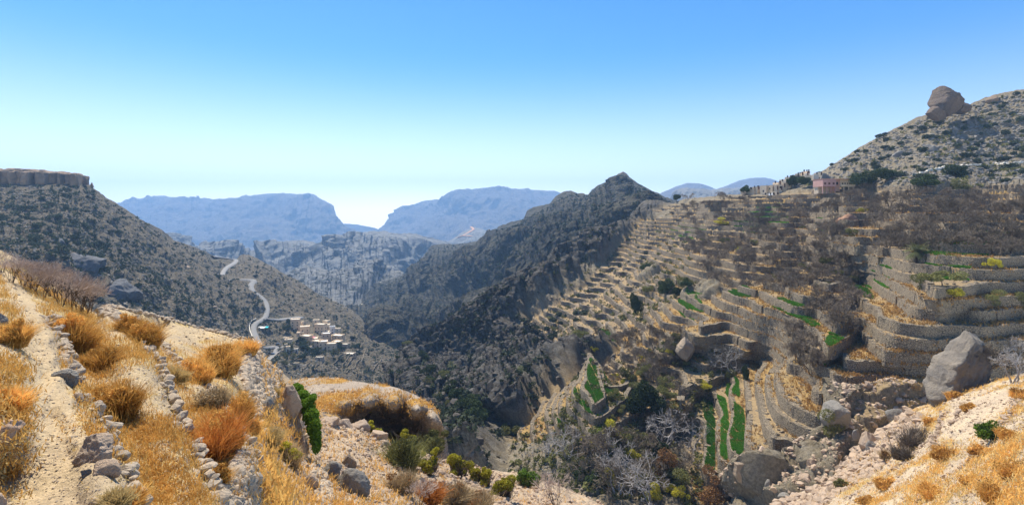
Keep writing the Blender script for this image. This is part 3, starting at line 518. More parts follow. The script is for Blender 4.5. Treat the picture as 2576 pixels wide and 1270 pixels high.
# ------------------------------------------------------------------ small-shape generators
def plain_mat(name, c, var=.35, sc=3.0, rough=.9, trans=None, spec=.2, hue=None):
    m, nt = newmat(name); p = wpos(nt); n = noise(nt, p, sc, 3, .6)
    oi = node(nt, 'ShaderNodeObjectInfo').outputs['Random']
    f = mth(nt, 'ADD', mth(nt, 'MULTIPLY', n, .7), mth(nt, 'MULTIPLY', oi, .3))
    c2 = hue or c
    col = mix(nt, ramp(nt, f, [(.3, 0.), (.7, 1.)]), tuple(x * (1 - var) for x in c), tuple(min(1, x * (1 + var)) for x in c2))
    finish(nt, col, rough, spec=spec, trans=trans); return m
def stone_mat(name, a, b, sc, crack=True, bstr=.7):
    m, nt = newmat(name); p = wpos(nt)
    n1 = noise(nt, p, sc * .35, 4, .6); n3 = ramp(nt, noise(nt, p, sc * 4, 6, .75), [(.3, 0.), (.7, 1.)])
    vc = voro(nt, p, sc, 'F1', 'Color'); sv = node(nt, 'ShaderNodeSeparateColor'); nt.links.new(vc, sv.inputs[0])
    c = mix(nt, mth(nt, 'ADD', mth(nt, 'MULTIPLY', sv.outputs[0], .6), mth(nt, 'MULTIPLY', n1, .4)), a, b)
    c = mix(nt, n3, mix(nt, .6 if crack else .3, c, (.05, .045, .04)), c)
    vd = voro(nt, p, sc, 'DISTANCE_TO_EDGE') 
    if crack: c = mix(nt, ramp(nt, vd, [(.02, 1.), (.09, 0.)]), c, (.05, .042, .035))
    h = mth(nt, 'ADD', mth(nt, 'MULTIPLY', ramp(nt, vd, [(0., 0.), (.2, 1.)]), 1.0 if crack else .0), mth(nt, 'MULTIPLY', n3, .5))
    finish(nt, c, .92, h, bstr, .25 / sc); return m
M_wall = stone_mat('dry_stone_masonry', (.44, .335, .21), (.27, .22, .155), 2.4)
M_stone = stone_mat('tan_field_stone', (.56, .39, .25), (.44, .34, .26), 1.7, crack=False)
M_stone2 = stone_mat('mixed_field_stone', (.64, .48, .32), (.44, .37, .29), 5.0, crack=False)
M_grey = stone_mat('grey_limestone', (.33, .295, .25), (.22, .20, .175), .5, crack=False)
M_crag = stone_mat('brown_crag_rock', (.40, .27, .17), (.22, .17, .13), .35, crack=False)
M_bark = plain_mat('brown_bark', (.105, .075, .055), .3, 6)
M_twig = plain_mat('bare_brown_twigs', (.19, .15, .11), .35, 2)
M_white = plain_mat('bleached_twigs', (.34, .31, .29), .25, 3)
M_leafd = plain_mat('dark_evergreen_leaves', (.050, .070, .022), .45, 1.5, trans=.15)
M_leafs = plain_mat('grey_green_scrub_leaves', (.065, .078, .042), .4, 1.0, trans=.1)
M_leafy = plain_mat('yellow_green_leaves', (.42, .37, .035), .4, 1.5, trans=.3)
M_leafg = plain_mat('fresh_green_leaves', (.12, .20, .02), .4, 2.0, trans=.3)
M_leafo = plain_mat('olive_leaves', (.16, .155, .05), .4, 1.5, trans=.2)
M_brownl = plain_mat('withered_brown_leaves', (.25, .13, .05), .4, 1.5, trans=.2)
M_dry = plain_mat('orange_dry_stalks', (.50, .235, .045), .4, 9, trans=.3, hue=(.70, .42, .12))
M_drym = plain_mat('rusty_field_grass', (.36, .19, .05), .4, 5, trans=.2, hue=(.52, .31, .11))
M_straw = plain_mat('pale_straw', (.62, .45, .19), .3, 8, trans=.3)
M_crop = plain_mat('green_crop', (.085, .23, .018), .4, 3, trans=.25)
import bmesh
def ico(sub):
    bm = bmesh.new(); bmesh.ops.create_icosphere(bm, subdivisions=sub, radius=1)
    V = np.array([v.co[:] for v in bm.verts]); Fc = np.array([[v.index for v in f.verts] for f in bm.faces]); bm.free(); return V, Fc
ICO = {k: ico(k) for k in (1, 2, 3, 4, 5)}
def stone(sub, seed, rough=.25, cuts=5, sq=(1, 1, 1)):
    V, Fc = ICO[sub]; r = np.random.default_rng(seed); V = V.copy()
    for _ in range(cuts):                    # planar facets
        n = r.normal(size=3); n /= np.linalg.norm(n); h = r.uniform(.45, .8); d = V @ n - h; V = V - np.clip(d, 0, None)[:, None] * n
    V = V * (1 + rough * fbm(V + seed * 3.1, .8, 3))[:, None] * np.array(sq); return V, Fc
def euler(rx, ry, rz):
    cx, sx, cy, sy, cz, sz = np.cos(rx), np.sin(rx), np.cos(ry), np.sin(ry), np.cos(rz), np.sin(rz)
    return np.stack([np.stack([cz * cy, cz * sy * sx - sz * cx, cz * sy * cx + sz * sx], -1), np.stack([sz * cy, sz * sy * sx + cz * cx, sz * sy * cx - cz * sx], -1), np.stack([-sy, cy * sx, cy * cx], -1)], -2)
def scatter(vars_, pos, scl, tilt=6.28, seed=0):
    """merge many copies of a few shapes; pos (n,3), scl (n,) or (n,3)"""
    r = np.random.default_rng(seed); n = len(pos); which = r.integers(len(vars_), size=n); VV = []; FF = []; off = 0
    scl = np.asarray(scl, float); scl = np.repeat(scl[:, None], 3, 1) if scl.ndim == 1 else scl
    R = euler(r.uniform(-tilt, tilt, n) * .5, r.uniform(-tilt, tilt, n) * .5, r.uniform(0, 6.28, n))
    for k, (V, Fc) in enumerate(vars_):
        i = np.where(which == k)[0]
        if not len(i): continue
        W = np.einsum('nij,nkj->nki', R[i], V[None] * scl[i][:, None]) + pos[i][:, None]
        VV.append(W.reshape(-1, 3)); FF.append((Fc[None] + (np.arange(len(i)) * len(V))[:, None, None]).reshape(-1, Fc.shape[1]) + off); off += len(i) * len(V)
    return np.concatenate(VV), np.concatenate(FF)
STV = [stone(1, i, .25, 4, (1, .8, .6)) for i in range(8)]; STV2 = [stone(2, i + 20, .3, 6, (1, .8, .62)) for i in range(10)]
def sample(layer, poly, n, mind=0, seed=0, tries=30):
    r = np.random.default_rng(seed); p = np.array(poly); lo, hi = p.min(0), p.max(0); out = np.zeros((0, 2))
    for _ in range(tries):
        c = r.uniform(lo, hi, (n * 2, 2)); c = c[inpoly(c[:, 0], c[:, 1], poly) & layer.sees(c[:, 0], c[:, 1])]
        if mind:
            for q in c:
                if len(out) >= n: break
                if not len(out) or (np.hypot(*(out - q).T * np.array([[1], [1.6]])) > mind).all(): out = np.vstack([out, q])
        else: out = np.vstack([out, c])
        if len(out) >= n: break
    return out[:n]
# limbs ------------------------------------------------------------
def limbs(seed, h, spread, trunks, depth, r0, up=.6, kids=3, crook=.35, first=.35):
    r = np.random.default_rng(seed); segs = []
    def grow(p, d, L, rad, k):
        steps = 2 if k > 1 else 1
        for s_ in range(steps):
            q = p + d * L / steps; segs.append((p, q, rad, rad * .75, k)); p = q; rad *= .78
            d = d + r.normal(size=3) * crook * .5; d[2] += .05 * up; d /= np.linalg.norm(d)
        if k == 0: return
        for _ in range(kids + (r.random() < .5)):
            e = d + r.normal(size=3) * spread; e[2] += .25 * up; e /= np.linalg.norm(e); grow(p, e, L * r.uniform(.55, .85), rad * .8, k - 1)
    for t in range(trunks):
        a = r.uniform(0, 6.28); lean = spread * .7 if trunks > 1 else .12
        d = np.array([math.cos(a) * lean, math.sin(a) * lean, 1.]); d /= np.linalg.norm(d)
        grow(np.array([math.cos(a), math.sin(a), 0]) * .06 * h * (trunks > 1), d, h * first, r0, depth)
    return segs
def tubes(segs, n=3, rmin=0.0):
    A = np.array([s[0] for s in segs]); B = np.array([s[1] for s in segs]); ra = np.maximum([s[2] for s in segs], rmin); rb = np.maximum([s[3] for s in segs], rmin)
    d = B - A; d /= np.linalg.norm(d, axis=1)[:, None] + 1e-9
    x = np.cross(d, np.array([.31, .87, .38])); x /= np.linalg.norm(x, axis=1)[:, None]; y = np.cross(d, x)
    an = np.arange(n) * 2 * np.pi / n; c = np.cos(an)[None, :, None]; s_ = np.sin(an)[None, :, None]
    o = x[:, None] * c + y[:, None] * s_
    V = np.concatenate([A[:, None] + o * ra[:, None, None], B[:, None] + o * rb[:, None, None]], 1).reshape(-1, 3)
    k = np.arange(n); k2 = (k + 1) % n; f = np.stack([k, k2, k2 + n, k + n], -1)
    return V, (f[None] + (np.arange(len(segs)) * 2 * n)[:, None, None]).reshape(-1, 4)
def leaves(C, R, n, size, seed, hollow=.5, flat=1.0):
    """n small leaf triangles spread through blobs (centre C, radii R)"""
    r = np.random.default_rng(seed); C = np.atleast_2d(C); R = np.atleast_2d(R); w_ = R.prod(1) ** .67; k = r.choice(len(C), n, p=w_ / w_.sum())
    d = r.normal(size=(n, 3)); d /= np.linalg.norm(d, axis=1)[:, None]; rad = r.uniform(hollow, 1.05, n) ** .7
    p = C[k] + d * R[k] * rad[:, None]
    a = r.normal(size=(n, 3)); a /= np.linalg.norm(a, axis=1)[:, None]; b = np.cross(a, r.normal(size=(n, 3))); b /= np.linalg.norm(b, axis=1)[:, None]
    s_ = size * r.uniform(.6, 1.4, n)[:, None]
    V = np.stack([p - a * s_, p + b * s_ * .6 * flat, p + a * s_, p - b * s_ * .6], 1).reshape(-1, 3)
    return V, np.arange(n * 4).reshape(-1, 4)
def blades(P0, h, wd, lean, seed, n_each=1):
    r = np.random.default_rng(seed); P0 = np.repeat(P0, n_each, 0); n = len(P0); h = np.repeat(np.broadcast_to(h, len(P0) // n_each), n_each) * r.uniform(.6, 1.2, n); lean = np.broadcast_to(lean, n)
    a = r.uniform(0, 6.28, n); l = r.uniform(0, 1, n) ** .7 * lean; d = np.stack([np.cos(a) * l, np.sin(a) * l, np.ones(n)], -1); d /= np.linalg.norm(d, axis=1)[:, None]
    b = r.uniform(0, 6.28, n); x = np.stack([np.cos(b), np.sin(b), 0 * b], -1) * np.broadcast_to(wd, n)[:, None] * .5
    droop = np.stack([np.cos(a), np.sin(a), -.6 + 0 * a], -1) * (h * l * .35)[:, None]
    m = P0 + d * (h * .6)[:, None]; t = P0 + d * h[:, None] + droop
    V = np.stack([P0 - x, P0 + x, m + x * .8, m - x * .8, t + x * .25, t - x * .25], 1).reshape(-1, 3)
    f = np.array([[0, 1, 2, 3], [3, 2, 4, 5]]); return V, (f[None] + (np.arange(n) * 6)[:, None, None]).reshape(-1, 4)
def cat(*vf):
    off = 0; VV = []; FF = []
    for V, Fc in vf: VV.append(V); FF.append(Fc + off); off += len(V)
    return np.concatenate(VV), np.concatenate(FF)
# ------------------------------------------------------------------ prototypes: (name, [(part, mesh)])
def proto_bare(seed, h, spread, trunks, depth, r0, kids=3, twig=M_twig, bark=M_bark, rmin=.012, **kw):
    sg = limbs(seed, h, spread, trunks, depth, r0, kids=kids, **kw)
    tr = [s for s in sg if s[4] >= depth - 1]; cr = [s for s in sg if s[4] < depth - 1]
    z = np.array([s[1][2] for s in sg]).max(); k = h / z
    f = lambda L: [(a * k, b * k, c, d, e) for a, b, c, d, e in L]
    return [('trunk', mesh_np('trunk', *tubes(f(tr), 5), bark)), ('crown', mesh_np('crown', *tubes(f(cr), 3, rmin), twig))]
def proto_leafy(seed, h, rad, n, size, leafm, trunk_h=.35, blobs=7, flat=.75):
    r = np.random.default_rng(seed); sg = limbs(seed, h * .85, .55, 1, 2, .05 * h * .5, kids=3, first=trunk_h)
    C = r.normal(size=(blobs, 3)) * np.array([rad * .5, rad * .5, h * .16]); C[:, 2] += h * (trunk_h + 1) / 2 * .97; R = r.uniform(.35, .62, (blobs, 1)) * np.array([[rad, rad, rad * flat]])
    return [('trunk', mesh_np('trunk', *tubes(sg, 5), M_bark)), ('crown', mesh_np('crown', *leaves(C, R, n, size, seed), leafm))]
def mesh_shrub(name, seed, rad, n, size, m, flat=.75, blobs=6):
    r = np.random.default_rng(seed); C = r.normal(size=(blobs, 3)) * np.array([rad * .42, rad * .42, rad * .18]); C[:, 2] = np.abs(C[:, 2]) + rad * .35; R = r.uniform(.35, .6, (blobs, 1)) * np.array([[rad, rad, rad * flat]])
    return mesh_np(name, *leaves(C, R, n, size, seed), m)
def place(name, parts, loc, sc=1.0, rz=None, label=None, cat=None, group=None, sink=.12):
    """one thing: an Empty at its foot and its parts, or a single mesh"""
    rz = random.uniform(0, 6.28) if rz is None else rz; loc = (float(loc[0]), float(loc[1]), float(loc[2]) - sink)
    single = not isinstance(parts, list)
    o = bpy.data.objects.new(name, parts if single else None); COL.objects.link(o); o.location = loc; o.rotation_euler = (0, 0, rz)
    o.scale = (sc,) * 3 if np.ndim(sc) == 0 else tuple(sc)
    o['label'] = label; o['category'] = cat
    if group: o['group'] = group
    if not single:
        for pn, me in parts:
            c = bpy.data.objects.new(pn, me); COL.objects.link(c); c.parent = o
    return o
# ------------------------------------------------------------------ dry stone walls along the terrace edges
def contours(z0, k, tm):
    """chains of crossing points (row, col) of level k, with the high side on a constant hand"""
    s_ = z0 >= k; ok = np.maximum(np.maximum(tm[:-1, :-1], tm[1:, 1:]), np.maximum(tm[1:, :-1], tm[:-1, 1:])) > .5
    code = s_[:-1, :-1] * 1 + s_[:-1, 1:] * 2 + s_[1:, 1:] * 4 + s_[1:, :-1] * 8
    rr, cc = np.where((code > 0) & (code < 15) & ok)
    E = {1: [(3, 0)], 2: [(0, 1)], 3: [(3, 1)], 4: [(1, 2)], 5: [(3, 0), (1, 2)], 6: [(0, 2)], 7: [(3, 2)], 8: [(2, 3)], 9: [(2, 0)], 10: [(0, 1), (2, 3)], 11: [(2, 1)], 12: [(1, 3)], 13: [(1, 0)], 14: [(0, 3)]}
    def key(r, c, e): return (0, r, c) if e == 0 else (1, r, c + 1) if e == 1 else (0, r + 1, c) if e == 2 else (1, r, c)
    nxt = {}
    for r, c in zip(rr.tolist(), cc.tolist()):
        for a, b in E[int(code[r, c])]: nxt[key(r, c, a)] = key(r, c, b)
    prev = {b: a for a, b in nxt.items()}; seen = set(); out = []
    starts = [a for a in nxt if a not in prev] + list(nxt)
    for st in starts:
        if st in seen: continue
        ch = [st]; seen.add(st); cur = st
        while cur in nxt and nxt[cur] not in seen: cur = nxt[cur]; ch.append(cur); seen.add(cur)
        if len(ch) < 8: continue
        pts = []
        for t, r, c in ch:
            r2, c2 = (r, c + 1) if t == 0 else (r + 1, c); a, b = z0[r, c], z0[r2, c2]; f = (k - a) / (b - a + 1e-9); f = min(max(f, 0), 1)
            pts.append((r + (r2 - r) * f, c + (c2 - c) * f))
        out.append(np.array(pts))
    return out
def bil(A, rc_):
    r = np.clip(rc_[:, 0], 0, A.shape[0] - 1.001); c = np.clip(rc_[:, 1], 0, A.shape[1] - 1.001); r0 = r.astype(int); c0 = c.astype(int); fr = r - r0; fc = c - c0
    if A.ndim == 3: fr, fc = fr[:, None], fc[:, None]
    return A[r0, c0] * (1 - fr) * (1 - fc) + A[r0 + 1, c0] * fr * (1 - fc) + A[r0, c0 + 1] * (1 - fr) * fc + A[r0 + 1, c0 + 1] * fr * fc
def wall_mesh(xy, zb, zt, th, seed, step):
    """xy runs with the downhill side on its right; a coursed wall with uneven top and face"""
    r = np.random.default_rng(seed); n = len(xy); t = np.gradient(xy, axis=0); t /= np.linalg.norm(t, axis=1)[:, None] + 1e-9; out = np.stack([t[:, 1], -t[:, 0]], -1)
    top = zt + r.normal(size=n) * .10 + .12; rows = []
    for f, o_ in ((0, .32), (.35, .22), (.7, .14), (1, .05)):
        j = r.normal(size=n) * .06; rows.append(np.c_[xy + out * (o_ + j)[:, None], zb + (top - zb) * f])
    rows.append(np.c_[xy - out * th, top + r.normal(size=n) * .05]); rows.append(np.c_[xy - out * th, top - .9])
    G = np.array(rows); nr = len(rows); V = G.reshape(-1, 3); Fc = gridfaces(nr, n)[:, ::-1]
    caps = [[0, 1, 4, 5], [1, 2, 3, 4]]; c2 = [[b * n + (n - 1) for b in q][::-1] for q in caps]; c1 = [[b * n for b in q] for q in caps]
    return V, np.concatenate([Fc, np.array(c1 + c2)])
zbase = R_.z0; allc = []
for k in np.arange(-67.5, 13, 2.5):
    for ch in contours(zbase, k, R_.tm):
        X = bil(R_.base, ch)[:, :2]; tmv = bil(R_.tm, ch); uu = bil(R_.UU, ch); vv = bil(R_.VV, ch)
        for _ in range(2): X[1:-1] = (X[:-2] + X[1:-1] * 2 + X[2:]) / 4
        L = np.concatenate([[0], np.cumsum(np.linalg.norm(np.diff(X, axis=0), axis=1))])
        if L[-1] < 5: continue
        dist = np.median(X[:, 1]); st = max(.35, dist * .004); m_ = max(6, int(L[-1] / st)); ss = np.linspace(0, L[-1], m_)
        X = np.stack([np.interp(ss, L, X[:, 0]), np.interp(ss, L, X[:, 1])], -1); tmv = np.interp(ss, L, tmv); uu = np.interp(ss, L, uu); vv = np.interp(ss, L, vv)
        for _ in range(3): X[1:-1] = (X[:-2] + X[1:-1] * 2 + X[2:]) / 4
        allc.append((k, X, tmv, uu, vv, st))
nw = 0; WSEG = []
for k, X, tmv, uu, vv, st in allc:
    i = 0; r = np.random.default_rng(int(abs(k) * 10) + len(X))
    while i < len(X) - 5:
        ln = int(r.uniform(26, 60) / st); j = min(len(X), i + ln)
        if len(X) - j < 8 / st: j = len(X)
        if tmv[i:j].mean() > .55 and (j - i) * st > 4: WSEG.append((k, X[i:j], uu[i:j], vv[i:j], st))
        i = j + int(r.random() < .3) * int(1.5 / st)
WSEG.sort(key=lambda q: -(q[1].max(0) - q[1].min(0)).max() / q[1][:, 1].mean() ** 1.0)
print('walls', len(WSEG))
WSEG = WSEG[:295]
WSP = [(1640, 540, 'under the knob at the top of the bare spur'), (1560, 640, 'on the bare spur below the pyramid peak'), (1440, 740, 'on the canyon edge of the bare spur'), (1360, 820, 'at the lower tip of the bare spur'), (1560, 760, 'on the slope left of the dark rim trees'), (1640, 660, 'above the dark rim trees'), (1480, 840, 'above the canyon cliff'), (1600, 840, 'left of the two leaf shaped fields'), (1420, 1060, 'among the curved walls above the canyon'), (1490, 1000, 'round the trapezoid field'), (1600, 960, 'above the dark green thicket'),
 (1780, 530, 'on the saddle left of the hill village'), (1900, 515, 'under the outer houses of the hill village'), (2020, 510, 'under the middle of the hill village'), (2110, 510, 'under the pink house'), (2200, 510, 'under the dark trees by the pink house'), (2320, 510, 'below the hillside footpath'), (2520, 510, 'at the far end of the upper fields'), (1780, 590, 'on the upper rim of the orchard'), (1930, 590, 'in the upper orchard'), (2080, 590, 'below the split orange rock'), (2220, 590, 'above the palm'), (2400, 600, 'above the vivid green terrace'), (2560, 620, 'at the far end above the shaded walls'),
 (1760, 680, 'behind the round tree on the rim'), (1900, 680, 'in the middle of the orchard'), (2060, 680, 'in the thick right part of the orchard'), (2200, 690, 'left of the palm'), (2320, 720, 'right below the palm'), (2500, 720, 'behind the yellowing olive trees'), (1780, 780, 'beside the two leaf shaped fields'), (1900, 780, 'below the orchard'), (2030, 800, 'round the bright green curved field'), (2140, 800, 'beside the triangular green field'), (2280, 800, 'at the bend of the amphitheatre'), (2480, 810, 'in the long straight part of the amphitheatre'), (2170, 890, 'round the orange terrace'), (2330, 910, 'left of the leaning boulder'), (2540, 900, 'behind the leaning boulder'),
 (1740, 880, 'above the pale stepped field'), (1860, 900, 'above the long green strips'), (1980, 930, 'on the narrow fields right of the bleached tree'), (1800, 1080, 'between the long green strips'), (1900, 1060, 'right of the long green strips'), (2000, 1060, 'round the bare round field'), (2070, 980, 'above the squarish grey boulder')]
items = []
for i, (k, X, uu, vv, st) in enumerate(WSEG):
    V, Fc = wall_mesh(X, k - 1.25 - .5, k + 1.25, min(1.1, .5 + st), i, st); u_, v_ = uu.mean(), vv.mean(); wh = min(WSP, key=lambda s_: (s_[0] - u_) ** 2 + 2.5 * (s_[1] - v_) ** 2)[2]
    L_ = len(X) * st; items.append((wh, 'curving' if np.linalg.norm(X[-1] - X[0]) < .85 * L_ else 'long' if L_ > 36 else 'short', v_, V, Fc))
ORD = ['topmost', 'second highest', 'third highest', 'fourth highest', 'fifth highest', 'sixth highest', 'seventh highest', 'eighth highest', 'ninth highest', 'tenth highest', 'eleventh highest', 'twelfth highest']
for key_ in sorted(set((a, b) for a, b, *_ in items)):
    g_ = sorted([q for q in items if q[:2] == key_], key=lambda q: q[2])
    for j, (wh, ln, v_, V, Fc) in enumerate(g_):
        lab = f'{ln} grey stone terrace wall {wh}' if len(g_) == 1 else (f'{ORD[j]} {ln} terrace wall {wh}' if j < len(g_) - 1 or j == 0 or len(g_) > 12 else f'lowest {ln} terrace wall {wh}') if j < 12 else f'low {ln} terrace wall {wh}'
        obj_np('terrace_wall', V, Fc, M_wall, smooth_=False, label=lab, cat='wall', kind='thing', group=f'{ln} terrace walls {wh}')
# ------------------------------------------------------------------ roads, villages
LF = LAY['left']; PK = LAY['peak']
M_road = plain_mat('grey_gravel_road', (.25, .24, .23), .12, .3); M_track = plain_mat('pale_dirt_track', (.42, .38, .30), .15, .3); M_red = plain_mat('orange_dirt_track', (.55, .30, .16), .1, .1)
def road(name, layer, pts, width, m, lift=.5):
    pts = np.array(pts, float); L = np.concatenate([[0], np.cumsum(np.hypot(*np.diff(pts, axis=0).T))]); n = int(L[-1] / 1.5)
    q = np.stack([np.interp(np.linspace(0, L[-1], n), L, pts[:, k]) for k in (0, 1)], -1)
    for _ in range(4): q[1:-1] = (q[:-2] + 2 * q[1:-1] + q[2:]) / 4
    X = layer.at(q[:, 0], q[:, 1])
    for _ in range(8): X[1:-1] = (X[:-2] + 2 * X[1:-1] + X[2:]) / 4
    t = np.gradient(X[:, :2], axis=0); t /= np.linalg.norm(t, axis=1)[:, None]; o = np.stack([-t[:, 1], t[:, 0]], -1) * width / 2
    X[:, 2] += lift; rows = []
    for k, dz in ((-1.25, -1.6), (-1, 0), (0, .06), (1, 0), (1.25, -1.6)): rows.append(np.c_[X[:, :2] + o * k, X[:, 2] + dz])
    G = np.array(rows); link(name, mesh_np(name, G.reshape(-1, 3), gridfaces(5, n), m), kind='structure'); return X, o
rd, ro = road('road', LF, ROAD_D, 6.2, M_road, .8); road('road', LF, ROAD_U, 6.5, M_road, 1.0); road('road', LF, ROAD_B, 7, M_road, .8)
road('road', LF, [(696, 885), (720, 882), (740, 878), (756, 888)], 4, M_road, .4); road('parking_ground', LF, [(662, 912), (678, 903), (700, 897)], 14, M_road, .3)
road('dirt_track', LAY['knob'], TRACK, 11, M_track, 2.5)
road('dirt_track', LAY['roadhill'], [(1150, 601), (1175, 600), (1190, 603), (1160, 599), (1170, 593), (1192, 586), (1190, 578), (1186, 573)], 13, M_red, 6)
M_plaster = [plain_mat('beige_plaster', (.84, .64, .42), .12, .5), plain_mat('sand_plaster', (.86, .70, .49), .12, .5), plain_mat('pale_plaster', (.76, .68, .56), .1, .5), plain_mat('grey_stone_house', (.55, .45, .33), .25, 1.5), plain_mat('pink_plaster', (.52, .31, .27), .08, .5), plain_mat('salmon_plaster', (.62, .35, .24), .08, .5), plain_mat('white_plaster', (.75, .74, .72), .06, .5)]
M_roof = plain_mat('pale_roof_screed', (.72, .64, .52), .15, .4); M_roofw = plain_mat('white_roof', (.8, .79, .77), .05, .4); M_dark = plain_mat('dark_window', (.03, .028, .028), .2, 1); M_wood = plain_mat('brown_shutter', (.13, .06, .04), .2, 1)
def box(x0, x1, y0, y1, z0, z1):
    V = np.array([[x, y, z] for z in (z0, z1) for y in (y0, y1) for x in (x0, x1)], float)
    return V, np.array([[0, 1, 5, 4], [1, 3, 7, 5], [3, 2, 6, 7], [2, 0, 4, 6], [4, 5, 7, 6], [0, 2, 3, 1]])
def house(w, d, h, mat, rz, loc, label, group=None, roofm=None, rows=None, cols=None, found=3.0, seed=0, cat='house', name='house', noback=False, winm=None):
    r = np.random.default_rng(seed); roofm = roofm or M_roof; rows = 0 if cols == 0 else rows; e = bpy.data.objects.new(name, None); COL.objects.link(e); e.location = tuple(loc); e.rotation_euler = (0, 0, rz)
    e['label'] = label; e['category'] = cat
    if group: e['group'] = group
    p = .35; a, b = w / 2, d
    parts = [box(-a, a, 0, p, -found, h), box(-a, a, b - p, b, -found, h), box(-a, -a + p, p, b - p, -found, h), box(a - p, a, p, b - p, -found, h)]
    obj_np('wall', *cat_(parts), mat, parent=e, smooth_=False)
    obj_np('roof', *box(-a + p - .01, a - p + .01, p - .01, b - p + .01, h - 1.0, h - .7), roofm, parent=e, smooth_=False)
    rows = rows if rows is not None else max(1, int((h - .6) // 2.9)); cols = cols if cols is not None else max(1, int(w // 3.2))
    for i in range(rows):
        for j in range(cols):
            if i == 0 and j == cols // 2 and rows > 1: continue
            x = -a + w * (j + .5) / cols; z = 1.1 + i * 2.9; ww = .5
            obj_np('window', *box(x - ww, x + ww, -.04, .05, z, z + 1.3), winm or M_dark, parent=e, smooth_=False)
    cd = max(cols, 1)
    obj_np('door', *box(-a + w * (cd // 2 + .5) / cd - .5, -a + w * (cd // 2 + .5) / cd + .5, -.05, .06, 0, 2.1), M_wood, parent=e, smooth_=False)
    for sx in (-1, 1):
        for i in range(rows):
            x = sx * a; z = 1.1 + i * 2.9; y = b * .5
            obj_np('window', *box(x - .045, x + .045, y - .5, y + .5, z, z + 1.3), winm or M_dark, parent=e, smooth_=False)
    return e
def cat_(parts): return cat(*parts)
VH = [((672, 170, 800, 312), 0, 0, 'tall beige house with a light roof at the road end of the valley village'), ((795, 205, 850, 265), 1, 0, 'small box house against the tall beige house in the valley village'), ((815, 270, 950, 390), 0, 0, 'three storey beige house with rows of windows in the valley village'),
      ((1003, 175, 1085, 250), 1, 0, 'sandy house with a flat roof at the uphill edge of the valley village'), ((1135, 183, 1220, 240), 1, 0, 'topmost sandy house under the dark ridge in the valley village'), ((1150, 225, 1255, 285), 1, 0, 'sandy house just below the topmost one in the valley village'),
      ((1015, 232, 1165, 350), 0, 0, 'broad beige house with a walled roof terrace in the valley village'), ((1255, 272, 1330, 365), 6, 1, 'white house among beige ones in the valley village'), ((1325, 297, 1405, 372), 1, 0, 'narrow sandy house beside the white house'),
      ((795, 392, 950, 468), 0, 0, 'long beige house with a plain pale roof above the big green tree'), ((762, 355, 860, 402), 0, 0, 'low beige outbuilding below the three storey house'), ((548, 445, 620, 508), 1, 0, 'pale box house at the road side of the valley village'), ((588, 462, 690, 540), 0, 0, 'pale box house in front of another at the road side'),
      ((1130, 372, 1250, 470), 3, 1, 'dark walled house with a bright white roof in the valley village'), ((1255, 385, 1428, 482), 0, 0, 'large beige house with a roof parapet at the far end of the valley village'), ((1092, 335, 1240, 385), 1, 0, 'narrow terrace house behind the white roofed one'),
      ((975, 475, 1110, 570), 0, 0, 'beige house with a pink awning on its roof in the valley village'), ((1088, 492, 1220, 605), 0, 1, 'beige house with a dazzling pale roof in the lower row'), ((1207, 525, 1335, 645), 0, 0, 'lowest beige house of the valley village above the gardens'), ((1272, 480, 1400, 560), 0, 0, 'beige house behind the lowest one'),
      ((930, 425, 1070, 480), 0, 0, 'low beige row in the middle of the valley village'), ((1405, 545, 1510, 612), 3, 0, 'low grey house at the outer corner of the valley village'), ((580, 690, 640, 750), 1, 0, 'small sandy hut beside the turning place'), ((1030, 795, 1135, 852), 3, 0, 'grey flat roofed shed among the valley gardens'),
      ((695, 880, 765, 945), 3, 0, 'grey shed in bushes below the valley trees'), ((570, 602, 610, 637), 1, 0, 'tiny pale hut under the road bend'), ((1435, 745, 1580, 800), 3, 0, 'long ruined grey building beside the terraced gardens'), ((725, 715, 775, 745), 2, 0, 'tiny pale roofed shelter above the gardens'), ((862, 612, 960, 650), 3, 0, 'low shed with a grey roof under the village')]
for i, ((x0, y0, x1, y1), mi, rw, lab) in enumerate(VH):
    u0, v0, u1, v1 = 617.2 + .169 * x0, 778.2 + .169 * y0, 617.2 + .169 * x1, 778.2 + .169 * y1
    g = LF.at((u0 + u1) / 2, v1); y = g[1]; w_ = (u1 - u0) / F * y; d = min(w_ * .85, 8); h = max(3.6, ((v1 - v0) / F * y - d * abs(g[2]) / y) * 1.15 + 1.6)
    house(w_, d, h, M_plaster[mi], math.radians([14, -10, 20, 8, -16][i % 5]), g, lab, 'houses of the valley village', M_roofw if rw else None, found=6, seed=i)
